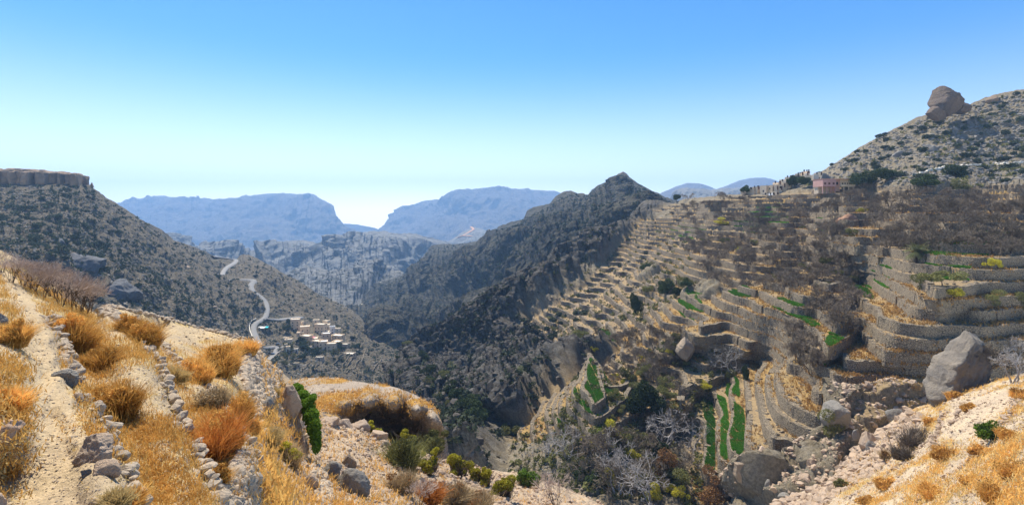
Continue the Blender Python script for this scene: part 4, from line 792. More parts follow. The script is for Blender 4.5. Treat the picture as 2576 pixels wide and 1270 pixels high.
HH = [((175, 575, 320, 645), 2, 'low white house with three windows at the outer end of the hill village'), ((240, 548, 330, 590), 3, 'grey house behind the low white one in the hill village'), ((345, 543, 400, 588), 3, 'small grey block house near the outer tree of the hill village'), ((405, 510, 475, 560), 3, 'grey stone house with a stepped roof before the ruin'),
      ((570, 485, 695, 645), 3, 'tall grey stone tower house at the foot of the hill village'), ((697, 492, 775, 600), 3, 'brown side wing of the tall tower house'), ((777, 470, 835, 570), 3, 'dark stone house behind the tower house'), ((832, 492, 900, 575), 1, 'pale house with two windows right behind the tower house'), ((905, 435, 978, 525), 0, 'plain sandy block in front of the dark green tree'),
      ((805, 425, 905, 470), 0, 'sandy house on the skyline above the tower house'), ((952, 365, 1030, 435), 1, 'sandy house with turrets above the dark green tree'), ((1045, 318, 1130, 362), 3, 'small house with a white tank roof on the village skyline'), ((1147, 282, 1260, 348), 3, 'brown house with a railed roof on the village skyline'), ((1155, 345, 1262, 388), 0, 'low beige wall house under the brown one'),
      ((1262, 250, 1318, 300), 0, 'tall narrow beige house near the top of the hill village'), ((1325, 247, 1450, 292), 2, 'long pale house near the top of the hill village'), ((1370, 212, 1445, 247), 0, 'topmost house of the hill village'), ((1262, 297, 1322, 352), 1, 'yellowish house at the left of the big yellow one'), ((1326, 290, 1482, 432), 1, 'big yellowish house with two brown windows behind a green tree'),
      ((1492, 276, 1615, 445), 2, 'tall pale windowless house beside the grey boulder'), ((1622, 236, 1680, 292), 1, 'small yellowish house above the grey boulder'), ((715, 630, 775, 702), 6, 'small white hut with three windows at the foot of the tower house'), ((622, 636, 700, 698), 3, 'low brown annex at the foot of the tower house'), ((780, 602, 835, 692), 3, 'grey concrete block house above the pale terraces')]
for i, ((x0, y0, x1, y1), mi, lab) in enumerate(HH):
    u0, v0, u1, v1 = 1851.5 + .1302 * x0, 402.5 + .1302 * y0, 1851.5 + .1302 * x1, 402.5 + .1302 * y1
    y = float(np.interp(u0, [1870, 1950, 2060], [348, 320, 322])) + (505 - v1) * .25 - 8; w_ = (u1 - u0) / F * y * .92; h = (v1 - v0) / F * y; g = P((u0 + u1) / 2, v1, y)
    house(w_, max(5, w_ * .8), h, M_plaster[mi], math.radians([18, 10, 22, 14][i % 4]), g, lab, 'houses of the hill village', found=7, seed=i + 50, cols=0 if 'windowless' in lab else 2 if 'two' in lab else 3 if 'three' in lab else None, rows=None)
# the pink house on pillars
yp = 268.0
def hp(x, y_): return P(1851.5 + .1302 * x, 402.5 + .1302 * y_, yp)
def xz(x, y_): p = hp(x, y_); return p[0], p[2]
e = bpy.data.objects.new('house', None); COL.objects.link(e); X0, Z0 = xz(1990, 600); e.location = (X0, yp, Z0); e.rotation_euler = (0, 0, 0); e['label'] = 'pink and salmon house raised on pillars at the foot of the rocky hillside'; e['category'] = 'house'
def lb(x0, x1, y0_, y1_, d0, d1): 
    a, t = xz(x0, y0_); b, c = xz(x1, y1_); return box(a - X0, b - X0, d0, d1, c - Z0, t - Z0)
obj_np('wall', *lb(1682, 1935, 362, 505, 0, 9), M_plaster[4], parent=e, smooth_=False)
obj_np('wall', *lb(1937, 2040, 362, 600, 1.2, 9), M_plaster[5], parent=e, smooth_=False)
obj_np('wall', *lb(2042, 2300, 362, 505, 2.2, 9), M_plaster[1], parent=e, smooth_=False)
obj_np('balcony', *cat(lb(2038, 2302, 462, 508, .2, .45), lb(2038, 2302, 500, 508, .46, 2.18), lb(2090, 2302, 405, 412, .2, .45)), M_plaster[1], parent=e, smooth_=False)
obj_np('roof', *lb(1675, 2305, 355, 361, -.2, 9.2), M_plaster[5], parent=e, smooth_=False)
for x in (1722, 1803, 1886):
    wd = obj_np('window', *lb(x - 18, x + 18, 428, 467, -.05, .04), M_wood, parent=e, smooth_=False)
for x in (2110, 2160, 2210, 2250): obj_np('window', *lb(x - 10, x + 10, 430, 460, 2.12, 2.24), M_dark, parent=e, smooth_=False)
obj_np('window', *lb(1960, 2000, 415, 470, 1.14, 1.24), M_dark, parent=e, smooth_=False)
for x in (1685, 1765, 1845, 1925): obj_np('pillar', *lb(x - 4, x + 4, 505, 640, .2, .7), M_plaster[4], parent=e, smooth_=False)
for x in (2096, 2190, 2275): obj_np('pillar', *lb(x - 4, x + 4, 508, 640, .3, .8), M_plaster[1], parent=e, smooth_=False)
obj_np('undercroft', *lb(1700, 1930, 505, 640, 5, 9), M_plaster[3], parent=e, smooth_=False)
# parked cars
M_carw = plain_mat('white_car_paint', (.75, .75, .76), .03, 1, rough=.3, spec=.5); M_carb = plain_mat('dark_car_paint', (.03, .05, .08), .1, 1, rough=.3, spec=.5); M_tyre = plain_mat('tyre_rubber', (.02, .02, .02), .1, 1)
def car(u, v, rz, m, lab):
    g = LF.at(u, v); j = np.argmin(np.linalg.norm(rd - g, axis=1)); g = rd[j] if np.linalg.norm(rd[j] - g) < 8 else g + np.array([0, 0, .8])
    e = bpy.data.objects.new('car', None); COL.objects.link(e); e.location = tuple(g + np.array([0, 0, .1])); e.rotation_euler = (0, 0, rz); e['label'] = lab; e['category'] = 'car'
    prof = np.array([[-2.2, .35], [2.2, .35], [2.25, .8], [1.3, 1.0], [.7, 1.5], [-1.3, 1.55], [-2.1, 1.05], [-2.25, .8]]); n = len(prof)
    V = np.concatenate([np.c_[prof[:, 0], np.full(n, s_ * .85), prof[:, 1]] for s_ in (-1, 1)]); bm = bmesh.new(); vs = [bm.verts.new(q) for q in V]
    bm.faces.new(vs[:n]); bm.faces.new(vs[n:][::-1]); [bm.faces.new([vs[k], vs[n + k], vs[n + (k + 1) % n], vs[(k + 1) % n]]) for k in range(n)]
    bmesh.ops.recalc_face_normals(bm, faces=bm.faces); me = bpy.data.meshes.new('body'); bm.to_mesh(me); bm.free(); me.materials.append(m); link('body', me, e)
    obj_np('window', *cat(box(-1.2, .8, -.87, .87, 1.08, 1.42)), M_dark, parent=e, smooth_=False)
    for x in (-1.4, 1.4):
        for s_ in (-1, 1):
            a = np.arange(12) * np.pi / 6; C = np.c_[x + .34 * np.cos(a), 0 * a, .34 + .34 * np.sin(a)]; W = np.concatenate([C + [0, s_ * .7, 0], C + [0, s_ * .9, 0]])
            k = np.arange(12); obj_np('wheel', W, np.stack([k, (k + 1) % 12, (k + 1) % 12 + 12, k + 12], -1), M_tyre, parent=e)
car(647.5, 865, 1.3, M_carw, 'white car driving down the grey road past the near wall'); car(699, 868.5, .1, M_carb, 'dark car parked at the road corner by the pale box houses'); car(701, 897, .1, M_carb, 'dark blue car parked on the turning place below the bend')
def ribbon_wall(layer, pts, h, th, m, lab, name='wall', down=1.0, grp=None):
    pts = np.array(pts, float); L = np.concatenate([[0], np.cumsum(np.hypot(*np.diff(pts, axis=0).T))]); n = max(4, int(L[-1] / 2)); q = np.stack([np.interp(np.linspace(0, L[-1], n), L, pts[:, k]) for k in (0, 1)], -1)
    X = layer.at(q[:, 0], q[:, 1]); V, Fc = wall_mesh(X[:, :2], X[:, 2] - down, X[:, 2] + h, th, 3, 1); return obj_np(name, V, Fc, m, smooth_=False, label=lab, cat='wall', kind='thing', **({'group': grp} if grp else {}))
ribbon_wall(LF, [(643, 803), (632, 808), (625, 818), (628, 835), (636, 855), (642, 864)], 1.3, .5, M_plaster[2], 'pale parapet wall along the outside of the road bend', 'parapet_wall')
ribbon_wall(LF, [(667, 914), (690, 904), (713, 898)], 1.6, .5, M_plaster[3], 'grey retaining wall under the turning place', 'retaining_wall', 4)
for i, ln in enumerate([[(757, 952), (777, 930)], [(830, 930), (862, 915), (884, 904)], [(838, 941), (866, 928), (893, 910)], [(845, 952), (880, 930), (905, 915)], [(868, 962), (905, 925), (918, 885)], [(960, 915), (946, 930), (930, 950)], [(780, 950), (800, 938)], [(862, 890), (875, 878), (880, 870)]]):
    ribbon_wall(LF, ln, 1.2, .6, M_wall, 'low grey wall edging the gardens below the valley village', 'garden_wall', 1.5, 'garden walls below the valley village')
M_tarp = plain_mat('turquoise_sheet', (.05, .55, .62), .1, 1); M_tarpw = plain_mat('white_sheet', (.7, .68, .66), .1, 1)
for (x, y_, w_, m, lab) in ((295, 288, 5, M_tarp, 'turquoise plastic sheet spread over rubble below the road'), (230, 295, 7, M_tarpw, 'pale sheet roof beside the turquoise sheet'), (1022, 484, 2.6, plain_mat('pink_awning', (.75, .25, .3), .1, 1), 'small pink awning on a village roof')):
    g = LF.at(617.2 + .169 * x, 778.2 + .169 * y_); q = np.random.default_rng(3).normal(size=(5, 6)) * .15; xs, ys = np.meshgrid(np.linspace(-1, 1, 6), np.linspace(-1, 1, 5))
    G = np.stack([xs * w_ / 2, ys * w_ * .35, q + .9 + .3 * ys], -1); zz = 4.2 if 'awning' in lab else 0
    me = mesh_np('tarpaulin', np.concatenate([G.reshape(-1, 3), G.reshape(-1, 3) - [0, 0, .08]]), np.concatenate([gridfaces(5, 6), gridfaces(5, 6)[:, ::-1] + 30]), m)
    link('tarpaulin', me, None, (g[0], g[1], g[2] + zz), lab, 'tarpaulin')
# ------------------------------------------------------------------ cliff band on the left plateau
def cliff_band():
    parts = []; r = np.random.default_rng(4); u = -70
    while u < 186:
        wd = r.uniform(4, 19); y = np.interp(u, [-60, 205], [458, 497]) + r.uniform(-5, 5); vt = np.interp(u, [-60, 0, 60, 130, 205], [427, 428, 431, 434, 441]) + r.uniform(-3, 4.5) * (1.4 if r.random() < .25 else .6); vb = np.interp(u, [-60, 205], [463, 469]); c = P(u + wd / 2, (vt + vb) / 2, y)
        V, Fc = ICO[4]; V = np.sign(V) * np.abs(V) ** .42; V = V * (1 + .24 * fbm(V + u, .8, 5, ridged=True))[:, None]; V = V * [wd / F * y * .66, 14, (vb - vt) / F * y * .56]; a = r.uniform(-.7, .7)
        V = V @ euler(0, 0, a).T; V[:, 2] += .6 * np.sin(V[:, 2] * 1.6); parts.append((V + c + [0, 9, 0], Fc)); u += wd * .9; wd = min(wd, 200 - u)
    obj_np('cliff', *cat(*parts), M_crag, label='brown vertical cliff band capping the flat top of the left hillside', cat='cliff')
cliff_band()
# ------------------------------------------------------------------ shrubs and rubble on the far slopes (one mass each, the largest ones single)
def clump(seed, n=34):
    r = np.random.default_rng(seed); C = r.normal(size=(4, 3)) * [.45, .45, .2]; C[:, 2] += .45; return leaves(C, np.full((4, 3), .55) * [1, 1, .8], n, .34, seed)
CLV = [clump(i) for i in range(8)]
def slope_stuff(layer, poly, ns, rs, nr, rr, seed, name='scrub', mat=M_leafs, rmat=M_grey, skip=None, fall=1.0):
    for nm, n, (a, b), vs, m, sd in ((name, ns, rs, CLV, mat, 0), ('rubble', nr, rr, STV, rmat, 1)):
        if not n: continue
        q = sample(layer, poly, n, seed=seed + sd)
        if skip is not None: q = q[~skip(q[:, 0], q[:, 1])]
        X = layer.at(q[:, 0], q[:, 1]); nz = layer.at(q[:, 0], q[:, 1], layer.N)[:, 2]; k = 1.7 * fbm(X, layer_sc(layer), 3, seed=3) + .15 > np.random.default_rng(seed).uniform(-.6, .3, len(X)) if nm != 'rubble' else np.ones(len(X), bool)
        X = X[k]; sc = np.random.default_rng(seed + 5).uniform(0, 1, len(X)) ** 2 * (b - a) + a; V, Fc = scatter(vs, X, sc, tilt=.3 if nm != 'rubble' else 1.2, seed=seed)
        link(nm, mesh_np(nm, V, Fc, m, False), kind='stuff')
def layer_sc(l): return {'left': 40, 'peak': 70, 'right': 25, 'folds': 150, 'knob': 60}.get(l.name, 20)
noroad = lambda u, v: (np.minimum(polydist(u, v, ROAD_D), np.minimum(polydist(u, v, ROAD_B), polydist(u, v, ROAD_U))) < 7) | (np.hypot((u - 805) / 68, (v - 845) / 32) < 1)
LPOLY = [(-60, 470), (205, 465), (300, 525), (436, 606), (592, 655), (640, 645), (745, 705), (865, 770), (950, 855), (1060, 895), (1050, 990), (800, 990), (700, 960), (620, 900), (300, 790), (-60, 700)]
slope_stuff(LF, LPOLY, 5200, (.8, 2.6), 9000, (.3, 1.5), 11, skip=noroad)
slope_stuff(PK, [(900, 790), (1085, 625), (1240, 600), (1330, 560), (1430, 490), (1566, 445), (1690, 510), (1600, 640), (1330, 730), (1100, 860), (1000, 880)], 3600, (1.2, 3.6), 0, (1, 3), 13)
slope_stuff(LAY['knob'], [(700, 710), (930, 660), (1000, 700), (960, 760), (700, 780)], 260, (1.5, 3.2), 0, (1, 3), 14)
M_dkst = stone_mat('shade_darkened_canyon_stone', (.16, .13, .10), (.09, .08, .07), .5, crack=False)  # rubble darkened to go with the shade painted into the canyon ground
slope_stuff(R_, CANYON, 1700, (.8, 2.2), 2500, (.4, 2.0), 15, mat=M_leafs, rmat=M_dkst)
slope_stuff(R_, [(1980, 475), (2070, 432), (2260, 322), (2445, 265), (2640, 215), (2640, 478), (2150, 480)], 700, (.6, 1.6), 5000, (.3, 1.7), 16, mat=M_leafo)
slope_stuff(R_, [(1340, 860), (1400, 740), (1560, 600), (1680, 530), (1740, 640), (1720, 740), (1600, 840)], 1100, (.4, 1.5), 1800, (.2, .9), 18, mat=M_leafo, rmat=M_stone)
slope_stuff(R_, [(1290, 1130), (1500, 900), (1700, 860), (1800, 900), (1760, 1290), (1300, 1290)], 1300, (.4, 1.5), 1500, (.2, .6), 17, mat=M_leafo)
# ------------------------------------------------------------------ plants of the terraces
BARE = [proto_bare(i, 5.0, .62, 1 if i % 2 else 3, 5, .11, kids=3, rmin=.03) for i in range(6)]
WHITE = [proto_bare(30 + i, 8.5, .62, 3, 5, .26, kids=2, twig=M_white, bark=M_white, rmin=.03, crook=.5) for i in range(3)]
DARKT = [proto_leafy(40 + i, 6.5, 3.6, 5200, .22, M_leafd, .2, 9) for i in range(3)]
OLIVE = [proto_leafy(50 + i, 4.5, 2.4, 2600, .15, M_leafo, .25, 8) for i in range(3)]
YEL = [proto_leafy(60 + i, 4.0, 2.0, 2600, .14, M_leafy, .15, 8) for i in range(3)]
SHR_D = [mesh_shrub('shrub', 70 + i, 1.6, 900, .15, M_leafs) for i in range(4)]
SHR_O = [mesh_shrub('shrub', 80 + i, 1.3, 700, .13, M_leafo) for i in range(3)]
SHR_F = [mesh_shrub('shrub', 90 + i, 1.6, 420, .26, M_leafs) for i in range(4)]
def scale_parts(u0, v0, u1, v1, layer, h_nat, sink=.2):
    g = layer.at((u0 + u1) / 2, v1); return g, (v1 - v0) / F * g[1] / h_nat
def nearest_desc(u, v, spots):
    return min(spots, key=lambda s_: (s_[0] - u) ** 2 + (s_[1] - v) ** 2 * 2)[2]
TSP = [(1800, 525, 'near the skyline beyond the upper fields'), (1950, 520, 'below the outer houses of the hill village'), (2080, 510, 'just below the pink house'), (1800, 600, 'on the upper orchard terraces'), (1950, 600, 'on the upper orchard terraces'), (1800, 690, 'in the thick of the orchard'), (2050, 690, 'in the thick of the orchard'), (2130, 780, 'in the hollow beside the curved wall terraces'), (2300, 540, 'under the rocky hillside'), (2500, 540, 'under the rocky hillside'),
       (2400, 600, 'on the terraces above the palm'), (2200, 600, 'on the terraces left of the palm'), (2500, 650, 'on the walled terraces beside the palm'), (2020, 870, 'below the bright green field'), (1620, 900, 'above the fields of the curved walls'), (1600, 830, 'on the slope under the bare spur'), (1500, 1180, 'at the foot of the slope in the gully'), (1700, 1150, 'in the gully beside the green strips'), (1900, 850, 'below the stepped fields')]
BPOLY = [([(2180, 570), (2640, 530), (2640, 650), (2400, 640), (2230, 650)], 62, 17), ([(2070, 492), (2640, 490), (2640, 560), (2100, 560)], 42, 15), ([(1725, 512), (2080, 520), (2140, 640), (2170, 700), (2150, 830), (2060, 800), (1960, 745), (1800, 720), (1720, 640)], 128, 13), ([(1680, 500), (1900, 495), (1900, 520), (1700, 525)], 10, 13),
         ([(1970, 840), (2070, 850), (2080, 930), (2000, 930)], 11, 17), ([(1500, 850), (1700, 840), (1740, 930), (1600, 980), (1500, 940)], 26, 18), ([(1460, 1135), (1700, 1100), (1750, 1290), (1460, 1290)], 14, 30)]
for i, (pl_, n, md) in enumerate(BPOLY):
    for j, (u, v) in enumerate(sample(R_, pl_, n, md, 100 + i)):
        w_ = nearest_desc(u, v, TSP); g = R_.at(u, v); place('bare_tree', BARE[(i + j) % 6], g, random.uniform(.75, 1.25) * (1.15 if g[1] > 200 else 1), label=f'bare brown fruit tree {w_}', cat='tree', group=f'bare trees {w_}')
for (u, v, h, lab) in ((1842, 945, 75, 'sprawling bleached bare tree above the long green strips'), (1640, 1290, 120, 'big white leafless tree at the bottom of the gully'), (1560, 1290, 100, 'white leafless tree in front of the gully bottom'), (1660, 1160, 110, 'bleached leafless tree beside the dark green thicket'), (1740, 1130, 80, 'bleached leafless tree next to the left green strip'), (1440, 1190, 85, 'pale leafless tree under the curved walls'), (1390, 1180, 70, 'pale leafless tree at the outer end of the curved walls'), (1520, 1200, 90, 'pale leafless tree before the small green terraces'), (1580, 1240, 90, 'tangled white tree behind the gully bottom tree'), (2545, 930, 75, 'white leafless tree behind the leaning boulder')):
    g = R_.at(u, v); place('white_tree', WHITE[int(u) % 3], g, h / F * g[1] / 8.5 * 1.1, label=lab, cat='tree')
for (u0, v0, u1, v1, P_, nm, lab) in (
    (1575, 955, 1668, 1065, DARKT[0], 'evergreen_tree', 'huge dark green thicket tree above the gully'), (1705, 672, 1745, 728, OLIVE[0], 'olive_tree', 'round crowned tree with a visible trunk on the rim of the spur'), (1655, 704, 1695, 746, DARKT[1], 'evergreen_tree', 'dark round tree left of the trunked tree on the rim'),
    (1615, 704, 1646, 738, OLIVE[1], 'olive_tree', 'greyish tree at the outer edge of the rim group'), (1693, 720, 1726, 750, DARKT[2], 'evergreen_tree', 'brighter dark bush tree under the trunked tree'), (1722, 720, 1750, 744, DARKT[0], 'evergreen_tree', 'very dark tree at the start of the path on the rim'),
    (1608, 668, 1638, 690, DARKT[1], 'evergreen_tree', 'flat dark tree on the bare spur'), (1588, 745, 1612, 806, DARKT[1], 'evergreen_tree', 'upright dark tree on the bare spur slope'), (2143, 438, 2196, 482, DARKT[1], 'evergreen_tree', 'dense green tree next to the pink house'), (2206, 432, 2262, 472, DARKT[2], 'evergreen_tree', 'big dark tree on the hillside right of the pink house'),
    (2300, 440, 2362, 480, DARKT[0], 'evergreen_tree', 'wide dark tree at the foot of the rocky hillside'), (2370, 425, 2420, 462, DARKT[1], 'evergreen_tree', 'dark tree on the footpath of the hillside'), (2385, 445, 2440, 482, OLIVE[2], 'olive_tree', 'olive green tree below the hillside footpath'), (1978, 445, 2008, 475, DARKT[1], 'evergreen_tree', 'dark green tree in the middle of the hill village'), (2008, 448, 2042, 478, DARKT[2], 'evergreen_tree', 'grey green tree before the big yellowish house'),
    (1864, 465, 1890, 488, DARKT[0], 'evergreen_tree', 'lone dark tree at the outer end of the hill village'), (2158, 530, 2184, 548, YEL[0], 'yellow_tree', 'round yellow green bush tree on the upper terraces'), (1848, 624, 1872, 644, YEL[1], 'yellow_tree', 'yellow tree at the edge of the orchard'), (1790, 550, 1830, 572, YEL[2], 'yellow_tree', 'yellowing tree on the upper fields of the orchard'),
    (2296, 662, 2342, 712, OLIVE[0], 'olive_tree', 'olive green tree just below the palm'), (2335, 676, 2406, 726, OLIVE[1], 'olive_tree', 'broad yellowish olive tree beside the green terrace'), (2380, 720, 2422, 756, YEL[0], 'yellow_tree', 'yellow green tree hanging over the curved wall'), (2472, 722, 2522, 762, OLIVE[2], 'olive_tree', 'dark olive tree over the shaded wall'), (2486, 652, 2520, 690, YEL[1], 'yellow_tree', 'yellowing tree on the walled green terrace'), (2552, 715, 2590, 765, OLIVE[0], 'olive_tree', 'olive tree at the edge of the shaded walls'),
    (1500, 1084, 1554, 1142, YEL[2], 'yellow_tree', 'yellow green tree under the small green terraces'), (1520, 1044, 1541, 1068, YEL[0], 'yellow_tree', 'small lime green bush tree by the rubble patch'), (1745, 1196, 1818, 1275, proto_leafy(77, 5, 2.6, 3000, .15, M_brownl, .2, 9), 'withered_tree', 'brown withered leafy tree below the green strips'), (1655, 1180, 1720, 1260, proto_leafy(78, 5, 2.6, 3000, .15, M_brownl, .2, 9), 'withered_tree', 'brown withered tree at the gully bottom'),
    (1740, 1155, 1760, 1180, YEL[2], 'yellow_tree', 'small green bush tree beside the left green strip'), (1690, 1245, 1730, 1285, YEL[1], 'yellow_tree', 'yellow bush at the bottom of the gully'), (1750, 940, 1788, 975, YEL[0], 'yellow_tree', 'yellow green tree beside the pale stepped field'), (1812, 905, 1845, 950, OLIVE[1], 'olive_tree', 'green tree tucked under the bleached tree'), (1868, 915, 1886, 960, DARKT[1], 'evergreen_tree', 'narrow dark green hedge tree above the strips'),
    (1690, 460, 1715, 480, DARKT[2], 'evergreen_tree', 'dark bush on the summit saddle'), (1240, 1070, 1300, 1120, DARKT[0], 'evergreen_tree', 'dark green tree in the canyon mouth'), (1195, 1110, 1240, 1145, DARKT[1], 'evergreen_tree', 'round green tree at the canyon mouth'), (1270, 1040, 1320, 1100, OLIVE[1], 'olive_tree', 'olive green tree on the edge of the curved walls'), (2082, 1092, 2136, 1162, OLIVE[2], 'olive_tree', 'grey green willowy bush in the boulder gully'),
    (1455, 850, 1500, 900, OLIVE[0], 'olive_tree', 'dull green tree on the cliff edge above the canyon'), (1560, 900, 1600, 960, OLIVE[1], 'olive_tree', 'dull green tree above the dark thicket')):
    if P_ is None: continue
    g = R_.at((u0 + u1) / 2, v1); hn = 6.3 if 'ever' in nm else 4.7; wn = 7.4 if 'ever' in nm else 4.8
    if nm == 'withered_tree': hn, wn = 5.2, 5.4
    place(nm, P_, g, ((u1 - u0) / F * g[1] / wn,) * 2 + ((v1 - v0) / F * g[1] / hn,), label=lab, cat='tree')
def flat_bare(seed):
    sg = limbs(seed, 4.6, .62, 2, 4, .10, kids=3); z = max(q[1][2] for q in sg); k = 4.6 / z; return tubes([(a * k, b * k, c, d, e) for a, b, c, d, e in sg], 3, .03)
FB = [flat_bare(700 + i) for i in range(5)]; ex = []
for i, (pl_, n) in enumerate([([(1725, 512), (2080, 520), (2140, 640), (2160, 820), (2060, 800), (1960, 745), (1800, 720), (1720, 640)], 110), ([(2130, 500), (2640, 490), (2640, 650), (2230, 650)], 80), ([(1480, 850), (1720, 840), (1780, 1000), (1650, 1120), (1500, 940)], 50), ([(1450, 1130), (1760, 1130), (1760, 1290), (1450, 1290)], 40)]):
    q = sample(R_, pl_, n, 6, 900 + i); ex.append(R_.at(q[:, 0], q[:, 1]))
X = np.concatenate(ex); V, Fc = scatter(FB, X - [0, 0, .1], np.random.default_rng(5).uniform(.6, 1.1, len(X)), .12, 5); link('bare_trees', mesh_np('bare_trees', V, Fc, M_twig, False), kind='stuff')
# hillside shrubs
for i, (lay, pl_, n, md, lab, scm) in enumerate([(R_, [(2060, 440), (2160, 375), (2260, 322), (2445, 268), (2640, 218), (2640, 475), (2150, 475)], 115, 16, 'grey green shrub on the rocky hillside above the terraces', 1.25), (LF, LPOLY[:6] + LPOLY[-4:], 110, 16, 'dark round shrub on the left stony hillside', 1.5), (R_, [(1290, 900), (1500, 620), (1560, 590), (1640, 620), (1420, 860), (1300, 1080)], 40, 16, 'dark shrub on the rocks above the canyon', 1.1)]):
    for j, (u, v) in enumerate(sample(lay, pl_, n, md, 200 + i)):
        if lay is LF and noroad(np.array(u), np.array(v)): continue
        place('shrub', SHR_F[j % 4], lay.at(u, v), random.uniform(.7, 1.5) * scm, label=lab, cat='shrub', group=lab.replace('shrub', 'shrubs', 1))
for j, (u, v) in enumerate(VZ([(820, 520), (860, 560), (1380, 620), (1420, 640), (880, 720), (1020, 720), (1060, 760), (830, 850), (600, 350), (640, 260), (1640, 640), (1590, 500), (1320, 750), (600, 560), (680, 640), (700, 780), (560, 820), (1380, 300), (1480, 370), (1100, 620), (940, 600), (760, 930), (560, 930)])):
    place('village_tree', DARKT[j % 3] if j < 12 else OLIVE[j % 3], LF.at(u, v), [1.35, 1.1, 1.2, .9][j % 4] * .95, label='dark green tree among the houses and gardens of the valley village', cat='tree', group='trees of the valley village')
# palms
def palm(g, h, fl, nfr, lab, seed):
    r = np.random.default_rng(seed); e = bpy.data.objects.new('palm_tree', None); COL.objects.link(e); e.location = tuple(g); e['label'] = lab; e['category'] = 'palm'
    obj_np('trunk', *tubes([(np.array([0, 0, -.3]), np.array([0, 0, h * .5]), .32, .28), (np.array([0, 0, h * .5]), np.array([.1, 0, h]), .28, .36)], 8), M_bark, parent=e)
    VV = []
    for i in range(nfr):
        a = r.uniform(0, 6.28); el_ = r.uniform(-.5, 1.35); L = fl * r.uniform(.8, 1.1); d = np.array([math.cos(a) * math.cos(el_), math.sin(a) * math.cos(el_), math.sin(el_)]); p = np.array([.1, 0, h]); pts = [p]
        for k in range(9): p = p + d * L / 9; pts.append(p); d = d + np.array([0, 0, -.13]); d /= np.linalg.norm(d)
        sd = np.cross(d, [0, 0, 1]); sd /= np.linalg.norm(sd)
        for k in range(1, 10):
            wl = L * .24 * math.sin(math.pi * (k + 1) / 11.5); t = pts[k] - pts[k - 1]
            for s_ in (-1, 1):
                for q in (0, .5):
                    b = pts[k - 1] + t * q; tip = b + sd * s_ * wl + t * .9 - np.array([0, 0, wl * .25]); VV += [b - t * .14, b + t * .14, tip + t * .06, tip - t * .06]
    VV = np.array(VV); obj_np('crown', VV, np.arange(len(VV)).reshape(-1, 4), plain_mat('palm_fronds', (.14, .15, .06), .4, 2, trans=.15), parent=e)
g = R_.at(2305, 668); palm(g, 30 / F * g[1], 3.6, 46, 'date palm standing among the terraces in the amphitheatre', 1)
g = R_.at(1148, 968); palm(g, 3, 3.0, 26, 'small date palm on the dark canyon slope', 2)
g = R_.at(1338, 1010); palm(g, 3, 2.6, 26, 'small date palm by the outer end of the curved walls', 3)
for i, (pl_, n, md, protos, nm, lab) in enumerate([([(1440, 1130), (1560, 1120), (1760, 1200), (1740, 1290), (1470, 1290)], 26, 26, [OLIVE[0], YEL[0], DARKT[0], OLIVE[2], YEL[2]], 'gully_tree', 'small leafy tree in the tangle at the bottom of the gully'),
    ([(1500, 900), (1700, 860), (1760, 920), (1700, 1060), (1540, 1040)], 26, 24, [OLIVE[1], YEL[1], OLIVE[2]], 'slope_tree', 'small olive green tree on the overgrown slope above the dark thicket'), ([(1000, 900), (1100, 960), (1250, 1130), (1200, 1150), (1020, 1000)], 24, 20, [DARKT[1], OLIVE[0]], 'valley_tree', 'dark green tree in the bottom of the canyon'),
    ([(1760, 540), (2150, 560), (2150, 760), (1850, 700)], 16, 30, [OLIVE[0], OLIVE[1]], 'orchard_tree', 'small green tree among the bare orchard trees')]):
    for j, (u, v) in enumerate(sample(R_, pl_, n, md, 950 + i)):
        place(nm, protos[j % len(protos)], R_.at(u, v), random.uniform(.45, .9), label=lab, cat='tree', group=lab.replace('tree', 'trees', 1))
